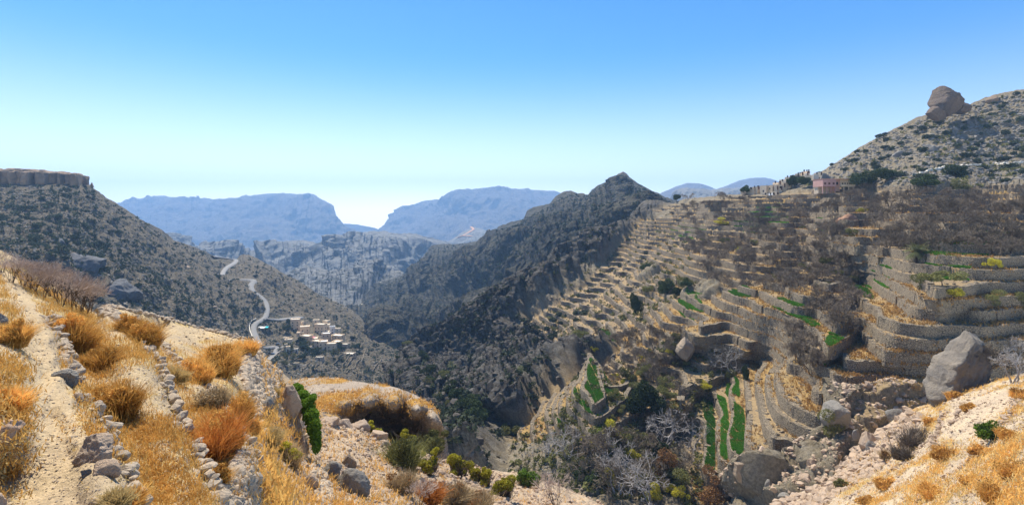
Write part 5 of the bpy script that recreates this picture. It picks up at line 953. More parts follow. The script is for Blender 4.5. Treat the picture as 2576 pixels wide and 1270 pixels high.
# ------------------------------------------------------------------ crops
CROPS = [([(1765, 1008), (1792, 1008), (1800, 1060), (1798, 1190), (1766, 1190), (1777, 1100)], 'outermost long green strip field beside the gully'), ([(1800, 998), (1827, 1003), (1836, 1080), (1828, 1160), (1813, 1160), (1814, 1050)], 'middle long green strip field'), ([(1843, 1018), (1872, 1028), (1876, 1100), (1864, 1150), (1842, 1148), (1834, 1100)], 'inner green strip field with plot lines'),
  ([(1828, 955), (1858, 948), (1862, 1002), (1838, 1004), (1824, 985)], 'small green plot above the long strips'), ([(1464, 972), (1492, 935), (1508, 990), (1522, 1022), (1494, 1036)], 'green trapezoid field of small plots above the curved walls'), ([(1437, 990), (1462, 976), (1490, 1030), (1492, 1052), (1466, 1030)], 'narrow green field below the trapezoid field'),
  ([(1711, 762), (1730, 766), (1742, 798), (1722, 794), (1710, 780)], 'bright green leaf shaped field on the rim'), ([(1736, 750), (1752, 755), (1764, 782), (1744, 778)], 'second bright green leaf shaped field on the rim'), ([(1947, 778), (1975, 768), (2020, 780), (2058, 802), (2040, 820), (1990, 800)], 'bright green curved field in the middle of the slope'),
  ([(2330, 645), (2346, 650), (2362, 665), (2432, 674), (2430, 686), (2356, 680), (2333, 662)], 'vivid green curved terrace right of the palm'), ([(2343, 630), (2362, 634), (2376, 656), (2358, 656)], 'little green patch above the curved terrace by the palm'), ([(2092, 812), (2118, 826), (2124, 850), (2102, 880), (2072, 888), (2084, 850)], 'bright green triangular field beside the orange terrace'),
  ([(2170, 674), (2198, 670), (2234, 688), (2228, 700), (2190, 690)], 'green terrace field left of the palm'), ([(2166, 694), (2200, 698), (2234, 714), (2226, 724), (2186, 712)], 'second green terrace field left of the palm'), ([(2145, 722), (2180, 735), (2190, 752), (2165, 748)], 'patchy green terrace below the others left of the palm'), ([(1832, 730), (1862, 718), (1885, 742), (1852, 750)], 'green patch under bare trees in the orchard'),
  ([(1688, 578), (1745, 588), (1742, 600), (1688, 592)], 'thin green terrace on the upper orchard rim'), ([(1708, 568), (1776, 582), (1772, 592), (1706, 580)], 'upper thin green terrace on the orchard rim'), ([(1852, 558), (1936, 564), (1934, 574), (1850, 568)], 'narrow green terrace under a grey wall in the upper orchard'), ([(1888, 536), (1982, 540), (1980, 550), (1886, 546)], 'narrow green terrace high in the upper orchard'),
  ([(2058, 562), (2090, 565), (2086, 578), (2056, 575)], 'small green plot beside the split rock'), ([(2540, 585), (2640, 582), (2640, 602), (2540, 602)], 'yellow green field at the far end of the upper walls'), ([(2400, 598), (2530, 600), (2530, 612), (2400, 610)], 'green strip under bare trees on the upper walls'), ([(1505, 835), (1530, 840), (1550, 858), (1528, 860)], 'small green plot above the canyon cliff'), ([(1905, 520), (1960, 512), (1965, 520), (1905, 528)], 'green terrace under the tower house'),
  ([(1512, 940), (1540, 960), (1560, 1000), (1540, 1010), (1520, 985)], 'green patch behind the trapezoid field'), ([(1500, 1040), (1530, 1060), (1520, 1100), (1500, 1080)], 'green patch between the curved walls and yellow tree'), ([(2340, 618), (2480, 628), (2480, 640), (2380, 636)], 'shaded green terrace above the curved terrace'), ([(1400, 1055), (1412, 1058), (1425, 1110), (1414, 1112)], 'thin green strip among the curved walls')]
M_cropy = plain_mat('yellow_green_crop', (.20, .26, .015), .35, 3, trans=.3)
nr_, nc_ = R_.G.shape[:2]
for i, (pl_, lab) in enumerate(CROPS):
    inn = inpoly(R_.UU, R_.VV, pl_)
    if pl_[0][1] < 900: inn |= polydist(R_.UU, R_.VV, pl_ + [pl_[0]]) < (9 if pl_[0][0] > 2100 else 6)
    inn[:R_.nb] = False; nz = R_.N[..., 2]; inn &= (nz > .55)
    fm_ = inn[:-1, :-1] & inn[1:, :-1] & inn[1:, 1:] & inn[:-1, 1:]; r0, c0 = np.where(fm_)
    if not len(r0): print('empty crop', lab); continue
    m = M_cropy if 'yellow' in lab else M_crop; ids = np.stack([r0 * nc_ + c0, (r0 + 1) * nc_ + c0, (r0 + 1) * nc_ + c0 + 1, r0 * nc_ + c0 + 1], -1); un, inv = np.unique(ids, return_inverse=True)
    X = R_.G.reshape(-1, 3)[un].copy(); X[:, 2] += .28; Fq = inv.reshape(-1, 4)
    rr = np.random.default_rng(i); q = rr.integers(len(Fq), size=min(34000, len(Fq) * 30)); w4 = rr.dirichlet([1, 1, 1, 1], len(q)); B = (X[Fq[q]] * w4[..., None]).sum(1)
    plots = np.abs(((B[:, 0] / 3.1) % 1) - .5) < .44; plots &= (perlin(B / 2.3) > -.42); plots &= np.abs(((B[:, 1] / 4.3) % 1) - .5) < .45; B = B[plots]; B[:, 2] -= .25
    V, Fc = blades(B, .5 + .25 * perlin(B / 4.), .10, .55, i); obj_np('crop_field', V, Fc, m, smooth_=False, label=lab, cat='field')
# ------------------------------------------------------------------ dry grass and stones lying about the terraces
def tufts(layer, n, h, wd, seed, key, poly=None, m=M_dry, each=5, name='dry_grass', lean=.7, spread=.25):
    r = np.random.default_rng(seed); poly = poly or [(layer.u0, 100), (layer.u1, 100), (layer.u1, 1290), (layer.u0, 1290)]; q = sample(layer, poly, n, seed=seed); z = layer.at(q[:, 0], q[:, 1], layer.zone); k = r.random(len(q)) < key(z, q); q = q[k]; X = layer.at(q[:, 0], q[:, 1])
    if layer.name == 'near': h = np.repeat(np.clip(X[:, 1] * .0875, .25, 1) * h, each)
    B = np.repeat(X, each, 0) + r.normal(size=(len(X) * each, 3)) * [spread, spread, 0]; B[:, 2] -= .03; V, Fc = blades(B, h, wd, lean, seed); return link(name, mesh_np(name, V, Fc, m, False), kind='stuff')
TREG = [(1290, 560), (1640, 500), (2640, 478), (2640, 1000), (2360, 980), (2120, 1000), (2060, 1160), (1880, 1150), (1860, 1290), (1290, 1290)]
tufts(R_, 26000, .7, .16, 301, lambda z, q: np.clip(z[:, 1] * 1.5 - .35, 0, 1) * (z[:, 0] > .5), TREG, M_drym)
q = sample(R_, TREG, 9000, seed=310); X = R_.at(q[:, 0], q[:, 1]); V, Fc = scatter(STV, X, np.random.default_rng(1).uniform(0, 1, len(X)) ** 3 * .6 + .12, 1.2, 3); link('rubble', mesh_np('rubble', V, Fc, M_wall, False), kind='stuff')
# ------------------------------------------------------------------ rocks with a drawn outline, given real thickness
def outline_rock(pts, y, depth, m, lab, seed=0, lean=0.0, name='boulder', ridge=.06, strata=None, catg='boulder', n=120):
    p = np.array(pts, float); c = p.mean(0); L = np.concatenate([[0], np.cumsum(np.hypot(*np.diff(np.vstack([p, p[:1]]), axis=0).T))]); t = np.linspace(0, L[-1], n, endpoint=False); pp = np.vstack([p, p[:1]])
    q = np.stack([np.interp(t, L, pp[:, k]) for k in (0, 1)], -1)
    r_ = np.random.default_rng(seed); q = c + (q - c) * (1 + .10 * (fbm(np.c_[q, 0 * q[:, 0]] + seed, max(np.ptp(p[:, 0]) * .3, 2), 4, ridged=True, gain=.6) - .3))[:, None]
    W = P(q[:, 0], q[:, 1], y); C = P(c[0], c[1], y); R = np.linalg.norm(W - C, axis=1).mean(); rings = []
    for f, dy in [(0.02, -1), (.2, -.99), (.4, -.95), (.58, -.87), (.74, -.74), (.87, -.54), (.96, -.28), (1, 0), (.96, .3), (.85, .6), (.65, .85), (.35, .97), (.02, 1)]:
        X = C + (W - C) * f; X[:, 1] += dy * depth + lean * (X[:, 2] - C[2]); rings.append(X)
    G = np.array(rings); G = np.concatenate([G, G[:, :1]], 1)
    Gf = []                                     # refine the rings
    idx = np.linspace(0, len(G) - 1, 56)
    for i in idx: a = int(min(i, len(G) - 1.001)); Gf.append(G[a] * (1 - i + a) + G[a + 1] * (i - a))
    G = np.array(Gf)
    for _ in range(16):                     # broken planar faces, front and back
        n_ = r_.normal(size=3) * [1, 1.6, 1]; n_ /= np.linalg.norm(n_); pr = (G - C) @ n_; h_ = pr.max() * r_.uniform(.62, .88); ex_ = np.clip(pr - h_, 0, None)
        G = G - ex_[..., None] * np.array([0, np.sign(n_[1]), 0]) * abs(n_[1]) * 1.3
    N = normals(G); o = G - C; sgn = np.sign((N * o).sum(-1)); sgn[sgn == 0] = 1; N = N * sgn[..., None]
    d = ridge * R * (fbm(G + seed * 13., R * .55, 5, ridged=True, seed=seed) - .35) + ridge * .5 * R * (fbm(G + seed, R * .12, 4, ridged=True, seed=seed) - .3)
    if strata: k = np.array(strata) / np.linalg.norm(strata); d = d + ridge * .9 * R * (np.abs(((G @ k) / (R * .17) + .8 * fbm(G, R * .5, 3)) % 1 - .5) - .25)
    d = d * (.2 + .8 * np.clip(np.abs(G[..., 1] - C[1] - lean * (G[..., 2] - C[2])) / depth * 1.3, 0, 1))
    G = G + N * d[..., None]; G[:, -1] = G[:, 0]
    return obj_np(name, G.reshape(-1, 3), gridfaces(*G.shape[:2]), m, label=lab, cat=catg)
def rockbox(u0, v0, u1, v1, layer, m, lab, seed, sub=4, dr=.7, rough=.22, cuts=7, y=None, group=None, rock='boulder'):
    g = layer.at((u0 + u1) / 2, v1 - .25 * (v1 - v0)) if y is None else P((u0 + u1) / 2, v1, y); y = g[1]; w_ = (u1 - u0) / F * y; h = (v1 - v0) / F * y; V, Fc = stone(sub, seed, rough, cuts); V = V - (V.max(0) + V.min(0)) / 2; V = V / (V.max(0) - V.min(0)) * [w_, w_ * dr, h * 1.15]
    V = V + V / (np.linalg.norm(V, axis=1)[:, None] + 1e-9) * (.05 * w_ * fbm(V + seed, w_ * .15, 4, ridged=True))[:, None]
    c = P((u0 + u1) / 2, (v0 + v1) / 2, y); return obj_np(rock, V + c + [0, 0, -.05 * h], Fc, m, label=lab, cat='boulder', **({'group': group} if group else {}))
z5 = lambda L: [(2039.3 + .3449 * a, 831.8 + .3449 * b) for a, b in L]; z2 = lambda L: [(1610 + .3449 * a, 831.8 + .3449 * b) for a, b in L]; z3 = lambda L: [(2039.3 + .317 * a, 201.3 + .317 * b) for a, b in L]
z4 = lambda L: [(536.7 + .345 * a, 831.8 + .3449 * b) for a, b in L]; z1 = lambda L: [(.345 * a, 831.8 + .3449 * b) for a, b in L]
M_slab = stone_mat('dark_blue_grey_slab', (.17, .17, .175), (.10, .10, .105), .3, crack=False); M_crk = stone_mat('cracked_dark_crag', (.22, .155, .11), (.12, .095, .08), .22, crack=False)
M_pin = stone_mat('grey_brown_leaning_rock', (.34, .28, .21), (.19, .17, .15), .6, crack=False)
outline_rock(z5([(1160, 12), (1225, 35), (1262, 78), (1292, 150), (1262, 250), (1240, 330), (1170, 400), (1095, 470), (1040, 560), (960, 600), (880, 560), (850, 480), (880, 410), (898, 350), (925, 290), (965, 215), (1045, 158), (1090, 90), (1130, 60)]), 76, 3.2, M_pin, 'tall grey pointed boulder leaning over the foot of the walled terraces', 3, .1, ridge=.11, strata=(.75, .1, -.6))
outline_rock(z5([(135, 540), (190, 510), (245, 560), (262, 620), (240, 680), (190, 725), (130, 720), (90, 670), (78, 630)]), 90, 3.2, M_grey, 'big squarish grey boulder perched on the edge of the gully', 5, ridge=.06)
outline_rock(z3([(1012, 130), (1022, 84), (1036, 48), (1050, 62), (1064, 98), (1090, 116), (1116, 146), (1148, 166), (1156, 200), (1150, 240), (1110, 275), (1060, 290), (1000, 260), (985, 200), (1000, 150)]), 318, 12, M_crk, 'tall pointed crag standing on the skyline of the rocky hillside', 7, ridge=.09)
outline_rock(z3([(1160, 200), (1190, 178), (1230, 200), (1255, 245), (1200, 270), (1150, 255)]), 316, 7, M_crk, 'rounded dark rock leaning on the skyline crag', 8)
outline_rock(z3([(930, 260), (975, 205), (1000, 245), (1065, 250), (1062, 300), (1010, 328), (970, 300)]), 312, 6, M_crk, 'broken rock at the foot of the skyline crag', 9)
outline_rock(z2([(690, 960), (760, 920), (850, 905), (920, 915), (905, 1000), (880, 1100), (820, 1205), (750, 1190), (715, 1130), (685, 1040)]), 93, 3, stone_mat('tan_tufa', (.50, .36, .23), (.30, .23, .17), .5, crack=False), 'big tan rounded rock below the bare round field', 10, ridge=.09)
outline_rock([(1556, 445), (1560, 435), (1567, 431), (1576, 436), (1580, 446), (1572, 452)], 975, 10, M_crag, 'little knob of rock crowning the pyramid peak', 11, name='rock_knob')
outline_rock(z2([(275, 110), (330, 40), (380, 90), (400, 130), (370, 190), (330, 215), (290, 190), (262, 150)]), 158, 3, stone_mat('tan_tufa_outcrop', (.50, .37, .25), (.32, .26, .2), .5, crack=False), 'tan rock outcrop at the end of two dark walls in mid slope', 12, ridge=.1)
for i, (bx_, lay, m, lab, kw) in enumerate([
    ((2107, 539, 2153, 570), R_, stone_mat('orange_faced_rock', (.50, .22, .10), (.34, .28, .22), .3, crack=False), 'big flat rock with an orange broken face among the upper terraces', {}), ((2062, 436, 2090, 464), R_, M_grey, 'big rounded grey boulder squeezed between the pale house and the pink house', dict(y=315)), ((2045, 515, 2066, 535), R_, M_grey, 'dark pointed boulder below the pink house', {}),
    ((2245, 379, 2277, 407), R_, M_grey, 'big slanting slab rock in the middle of the rocky hillside', dict(dr=.5)), ((2315, 363, 2360, 396), R_, M_grey, 'largest slanting slab on the rocky hillside', dict(dr=.5)), ((2330, 336, 2356, 355), R_, M_grey, 'pale slab below the skyline crag', {}), ((2336, 400, 2372, 420), R_, M_grey, 'pale grey slab above the hillside footpath', {}), ((2390, 318, 2425, 335), R_, M_grey, 'flat rock to the right under the skyline crag', {}), ((2120, 405, 2138, 420), R_, M_grey, 'dark long rock low on the rocky hillside', {}), ((2540, 425, 2590, 450), R_, M_grey, 'pale boulder above the footpath at the hillside edge', {}), ((2440, 375, 2475, 392), R_, M_grey, 'tilted block on the scree of the rocky hillside', {}), ((2480, 240, 2520, 262), R_, M_crag, 'rough rock on the skyline right of the crag', {}),
    ((205, 446, 222, 466), LF, M_crag, 'broken rock just off the end of the cliff band', dict(y=500)), ((222, 458, 236, 472), LF, M_crag, 'small rock on the skyline below the end of the cliff band', dict(y=510)), ((159, 638, 262, 702), LF, M_slab, 'smooth dark blue grey rock slab high on the left hillside', dict(dr=1.2, sub=5)), ((247, 706, 338, 772), LF, M_slab, 'large smooth blue grey slab just above the field rim', dict(dr=1.2, sub=5)), ((112, 600, 152, 628), LF, M_slab, 'small dark slab on the left hillside', dict(dr=1.2)), ((455, 668, 478, 690), LF, M_stone, 'orange tan boulder on the left stony hillside', {}),
    ((2232, 1026, 2277, 1060), R_, M_grey, 'pale flat topped boulder in the shaded gully', dict(y=86)), ((2018, 1118, 2058, 1135), R_, M_grey, 'pale grey boulder sitting on the bare round field', {}), ((2166, 1088, 2206, 1136), PR, M_stone, 'pale yellowish rock at the gully rim', {}), ((2180, 1108, 2212, 1140), PR, M_grey, 'white grey rock beside the yellowish rim rock', {}), ((2145, 1078, 2162, 1104), R_, M_grey, 'upright grey stone in the gully', dict(y=84)), ((2128, 1145, 2150, 1170), R_, M_stone, 'reddish tan boulder in the gully', dict(y=82)), ((2145, 1142, 2163, 1165), R_, M_stone, 'small tan boulder by the reddish one', dict(y=81)),
    ((2030, 1150, 2062, 1190), R_, M_stone, 'tan rock under the round field wall', dict(y=86)), ((2060, 1180, 2085, 1215), R_, M_stone, 'tan broken block in the lower gully', dict(y=84)), ((2085, 1192, 2105, 1220), R_, M_grey, 'grey block in the lower gully', dict(y=83)), ((2040, 1215, 2070, 1240), R_, M_grey, 'dark boulder at the lower end of the gully', dict(y=82)), ((2010, 1190, 2040, 1215), R_, M_stone, 'pinkish boulder among the gully stones', dict(y=84)), ((2065, 1225, 2090, 1245), R_, M_grey, 'small dark boulder at the lower end of the gully', dict(y=80)), ((1990, 1215, 2020, 1240), R_, M_grey, 'flat pale stone at the gully bottom', dict(y=84)), ((1960, 1240, 2000, 1262), R_, M_grey, 'wide pale slab at the gully bottom', dict(y=84)),
    ((1925, 1205, 1950, 1235), R_, M_grey, 'grey stone under the tan rounded rock', dict(y=88)), ((1810, 1190, 1850, 1250), R_, M_grey, 'grey rock face at the lower end of the green strips', dict(y=100)),
    ((134, 930, 193, 974), NR, M_grey, 'blue grey angular boulder on the edge of the path', {}), ((198, 1096, 292, 1176), NR, M_stone, 'large pitted tan boulder beside the path', dict(sub=5)), ((202, 1180, 228, 1205), NR, M_grey, 'fist sized pale grey stone lying on the path', {}), ((175, 988, 212, 1020), NR, M_stone, 'tan stone in the path edge above the large boulder', {}), ((221, 1252, 252, 1282), NR, M_stone, 'pale stone at the lower edge of the path', {}), ((-30, 780, 16, 830), NR, M_grey, 'dark rock at the uphill bank of the path', {}), ((-60, 1060, 40, 1112), NR, stone_mat('crumbly_earth', (.54, .37, .26), (.44, .30, .21), 5, crack=False), 'crumbly earth clod on the uphill bank of the path', dict(sub=5, rough=.4)), ((-60, 1240, 10, 1300), NR, stone_mat('pale_crumbly_earth', (.58, .42, .30), (.50, .36, .26), 4, crack=False), 'pale earth hump at the corner of the path', dict(sub=5, rough=.3)),
    ((228, 1160, 300, 1200), NR, M_stone, 'tan rock under the large pitted boulder', {}), ((640, 1000, 686, 1056), NR, M_grey, 'dark grey boulder built into the foot of the stone wall', {}), ((684, 968, 762, 1068), NR, M_stone, 'big pinkish tan rock face beside the green creeper', dict(sub=5)), ((700, 1020, 760, 1075), NR, M_stone, 'lower part of the tan rock under the creeper', dict(sub=4)),
    ((800, 1050, 852, 1078), NR, M_stone, 'rugged tan rock at the left end of the rock row', {}), ((840, 1052, 885, 1082), NR, M_stone, 'rugged tan rock in the middle of the rock row', {}), ((875, 1055, 935, 1086), NR, M_stone, 'knobbly tan rock by the yellow bush', {}), ((925, 1085, 975, 1116), NR, M_stone, 'tan boulder with deep hollows on the slope', {}), ((950, 1106, 980, 1134), NR, M_stone, 'lower tan boulder on the slope edge', {}), ((810, 1073, 835, 1095), NR, M_stone, 'small tan boulder under the rock row', {}), ((850, 1088, 876, 1105), NR, M_stone, 'lone tan stone on the pale slope', {}),
    ((806, 1160, 860, 1215), NR, M_grey, 'smooth grey rock slab at the head of the grey outcrop', dict(sub=5)), ((845, 1180, 930, 1260), NR, M_grey, 'long grey rock slab running downhill', dict(sub=5)), ((858, 1142, 895, 1190), NR, M_crag, 'broken brown bank on the pale slope', {}), ((738, 1100, 775, 1150), NR, M_stone, 'stone edge at the foot of the green creeper', {}), ((760, 1190, 800, 1240), NR, M_stone, 'rough stones low on the scree', {}), ((1000, 1170, 1060, 1190), NR, M_stone, 'flat stone on the edge of the bushes', {})]):
    rockbox(*bx_, lay, m, lab, 60 + i, **{**dict(sub=4), **kw})
# smaller blocks on the hillsides
for i, (lay, pl_, n, md, sz_, m, lab) in enumerate([(R_, [(2080, 440), (2260, 335), (2445, 285), (2640, 240), (2640, 470), (2150, 470)], 60, 18, (7, 18), M_grey, 'angular grey block on the rocky hillside'), (LF, [(-60, 480), (205, 475), (300, 530), (436, 612), (540, 660), (600, 850), (300, 760), (-60, 640)], 60, 20, (5, 13), M_stone, 'tan and grey block on the left stony hillside'), (R_, GULLY, 40, 12, (7, 20), M_stone, 'boulder among the rubble of the gully')]):
    for j, (u, v) in enumerate(sample(lay, pl_, n, md, 400 + i)):
        s_ = random.uniform(*sz_); rockbox(u - s_ / 2, v - s_ * .6, u + s_ / 2, v, lay, m if j % 2 else M_grey, lab, 500 + i * 70 + j, sub=2, group=lab.replace('block', 'blocks').replace('boulder', 'boulders'))
# ------------------------------------------------------------------ dry stone walls of the near fields, stone by stone
def stone_row(layer, pts, size, rows, lab, seed, lift=0., jit=.5, name='stone_wall', wid=2, mat=M_stone2, vs=STV2):
    pts = np.array(pts, float); r = np.random.default_rng(seed); L = np.concatenate([[0], np.cumsum(np.hypot(*np.diff(pts, axis=0).T))]); q = np.stack([np.interp(np.linspace(0, L[-1], 600), L, pts[:, k]) for k in (0, 1)], -1); X = layer.at(q[:, 0], q[:, 1])
    D = np.concatenate([[0], np.cumsum(np.linalg.norm(np.diff(X, axis=0), axis=1))]); n = int(D[-1] / (size * .8)); Pn = []; Sc = []
    T = np.gradient(X, axis=0); T /= np.linalg.norm(T, axis=1)[:, None] + 1e-9; O = np.stack([T[:, 1], -T[:, 0], 0 * T[:, 0]], -1)
    for k in range(rows):
        for w_ in range(wid):
            d = np.linspace(0, D[-1], n) + r.normal(size=n) * size * .3; c = np.stack([np.interp(d, D, X[:, j]) for j in range(3)], -1); o = np.stack([np.interp(d, D, O[:, j]) for j in range(3)], -1)
            c = c + o * ((w_ - (wid - 1) / 2) * size * .75 + r.normal(size=n) * size * .2)[:, None]; c[:, 2] += lift + (k - rows + 1.2) * size * .6 + r.normal(size=n) * size * .12; Pn.append(c); Sc.append(size * .62 * r.uniform(.45, 1.15, n))
    V, Fc = scatter(vs, np.concatenate(Pn), np.concatenate(Sc), .9, seed); return obj_np(name, V, Fc, mat, smooth_=False, label=lab, cat='wall', kind='thing')
stone_row(NR, WALLP[2:6], .20, 2, 'rough stone edging of the path above the blue grey boulder', 1); stone_row(NR, WALLP[6:], .14, 1, 'crumbling stone edging along the lower path', 2)
stone_row(NR, WALL2[:5], .24, 2, 'upper run of the low stone wall between the two orange fields', 3); stone_row(NR, WALL2[4:], .20, 2, 'lower run of the low stone wall, with pale boulders, beside the reddish weeds', 4)
stone_row(NR, WALL3[:6], .22, 1, 'thin stone kerb in the dry field beyond the low wall', 5); stone_row(NR, WALL3[5:], .16, 2, 'stone wall top running down to the tall rubble wall', 6)
stone_row(NR, [(268, 772), (300, 776), (380, 792), (470, 815), (540, 832), (600, 850), (634, 866)], .26, 1, 'line of stones along the far rim of the plateau field', 7); stone_row(NR, RIM[:5], .26, 2, 'coping stones on the rim of the rubble wall', 8); stone_row(NR, RIM[4:], .24, 1, 'stone line below the grey boulder in the wall', 9)
stone_row(NR, z4([(450, 640), (560, 720), (640, 770), (690, 800)]), .22, 1, 'row of stones below the tan rock face', 10)
stone_row(NR, z4([(770, 640), (900, 650), (1000, 700), (1130, 780), (1220, 870), (1290, 990), (1400, 1090), (1470, 1200)]), .34, 2, 'broken line of stones down the pale slope', 11, mat=M_stone)
for i, ln in enumerate([[(1010, 1215), (1120, 1225), (1250, 1262), (1330, 1290)], [(1040, 1178), (1150, 1210), (1230, 1250), (1290, 1285)], [(1130, 1160), (1220, 1185), (1320, 1225), (1440, 1268)], [(1290, 1190), (1370, 1205), (1450, 1236), (1540, 1275)]]):
    stone_row(NR, ln, .42, 2, ['nearest low stone wall across the bushy slope at the bottom', 'second low stone wall across the bushy slope', 'third low stone wall on the bushy slope, beside the yellow bushes', 'farthest low stone wall before the gully of white trees'][i], 20 + i, mat=M_stone)
def stone_face(layer, poly, n, size, lab, seed, push=.12, mat=M_stone2, mind=0):
    q = sample(layer, poly, n, mind, seed); X = layer.at(q[:, 0], q[:, 1]); N = layer.at(q[:, 0], q[:, 1], layer.N); sg = np.sign((N * -X).sum(1)); X = X + N * (sg * push * size)[:, None]; r = np.random.default_rng(seed)
    V, Fc = scatter(STV2, X, size * r.uniform(.35, 1.0, len(X)) ** 1.2, 1.6, seed); return obj_np('retaining_wall', V, Fc, mat, smooth_=False, label=lab, cat='wall', kind='thing')
stone_face(NR, z4([(200, 180), (330, 150), (400, 250), (480, 330), (440, 400), (430, 500), (330, 520), (310, 640), (270, 520), (215, 420), (185, 300)]), 1500, .26, 'tall rubble stone wall holding up the plateau field', 30)
stone_face(NR, z4([(30, 1150), (130, 1030), (190, 900), (225, 860), (260, 900), (300, 1050), (380, 1180), (430, 1290), (30, 1290)]), 1500, .125, 'rubble stone wall tumbling down at the bottom edge', 31)
stone_face(NR, z4([(690, 1010), (760, 1000), (850, 1150), (850, 1290), (770, 1290), (720, 1120)]), 500, .22, 'small rubble bank beside the grey rock slabs', 32)
for i, (ln, sz_, rw, lab) in enumerate([([(1000, 600), (950, 760), (920, 900)], .55, 4, 'thick stub of wall in the middle of the lower slope'), ([(1110, 570), (1060, 690)], .5, 2, 'short wall under the leaning boulder'), ([(920, 770), (750, 930), (600, 1040), (450, 1140), (300, 1230)], .42, 2, 'uppermost long diagonal wall of the lower slope'), ([(1390, 750), (1250, 860), (1100, 1000), (1000, 1080), (880, 1190), (780, 1270)], .36, 2, 'middle long diagonal wall of the lower slope with green weeds at its top end'),
    ([(1556, 950), (1420, 1010), (1280, 1130), (1100, 1240)], .28, 2, 'lower diagonal wall of the lower slope'), ([(1590, 1190), (1556, 1200), (1490, 1270)], .24, 2, 'short wall in the very corner of the lower slope'), ([(1590, 460), (1556, 480), (1500, 600), (1460, 660), (1400, 740)], .45, 2, 'wall descending beside the pale dusty field')]):
    stone_row(PR, z5(ln), sz_, rw, lab, 40 + i, mat=M_stone)
ribbon_wall(R_, [(1918, 1140), (1945, 1138), (1972, 1152), (2000, 1160), (2024, 1160), (2052, 1142), (2056, 1125)], 0.4, .8, M_wall, 'curved dry stone wall round the lip of the bare round field', 'terrace_wall', 5)
ribbon_wall(R_, [(2160, 480), (2300, 481), (2440, 484), (2640, 486)], 1.6, .8, M_wall, 'long grey wall at the foot of the rocky hillside', 'terrace_wall', 2)
ribbon_wall(R_, [(2300, 455), (2380, 440), (2440, 432), (2500, 428), (2640, 424)], .8, .8, M_plaster[2], 'pale kerb of the footpath on the rocky hillside', 'path_kerb', 2)
# ------------------------------------------------------------------ near bushes
def dry_bush(u0, v0, u1, v1, lab, seed, mats=(M_dry, M_dry), n=2600, wd=.010, layer=NR, name='dry_bush', lf_=0, y=None):
    lf_ = int(lf_ * 1.7); big = 1.25 if name == 'shrub' and 'creeper' not in lab else 1.0
    g = layer.at((u0 + u1) / 2, v1 - .12 * (v1 - v0)); y = g[1]; W = (u1 - u0) / F * y * big; H = (v1 - v0) / F * y * .78 * big; r = np.random.default_rng(seed); kc = 7; ca = r.uniform(0, 6.28, kc); cr_ = np.sqrt(r.uniform(0, 1, kc)) * .33; cc = np.c_[np.cos(ca) * cr_ * W, np.sin(ca) * cr_ * W]; ch = r.uniform(.5, 1.1, kc); wk = r.integers(kc, size=n); B = np.c_[cc[wk] + r.normal(size=(n, 2)) * W * .07, np.zeros(n) - .03]
    hq = H * ch[wk]; V, Fc = blades(B, hq, max(wd, y * .0011), .75, seed); e = bpy.data.objects.new(name, None); COL.objects.link(e); e.location = tuple(g); e['label'] = lab; e['category'] = 'bush'
    obj_np('stalks', V, Fc, mats[0], parent=e, smooth_=False)
    if lf_: wj = r.integers(kc, size=22); C = np.c_[cc[wj] + r.normal(size=(22, 2)) * W * .10, r.uniform(.25, .95, 22) * H * ch[wj]]; V, Fc = leaves(C, r.uniform(.07, .2, (22, 1)) * W * np.array([[1, 1, .8]]), lf_, max(.02, y * .0017), seed); obj_np('foliage', V, Fc, mats[1], parent=e, smooth_=False)
M_rust = plain_mat('rust_red_stalks', (.40, .11, .025), .35, 9, trans=.3, hue=(.52, .22, .05)); M_tan = plain_mat('tan_wiry_stalks', (.40, .29, .16), .3, 5, trans=.2)
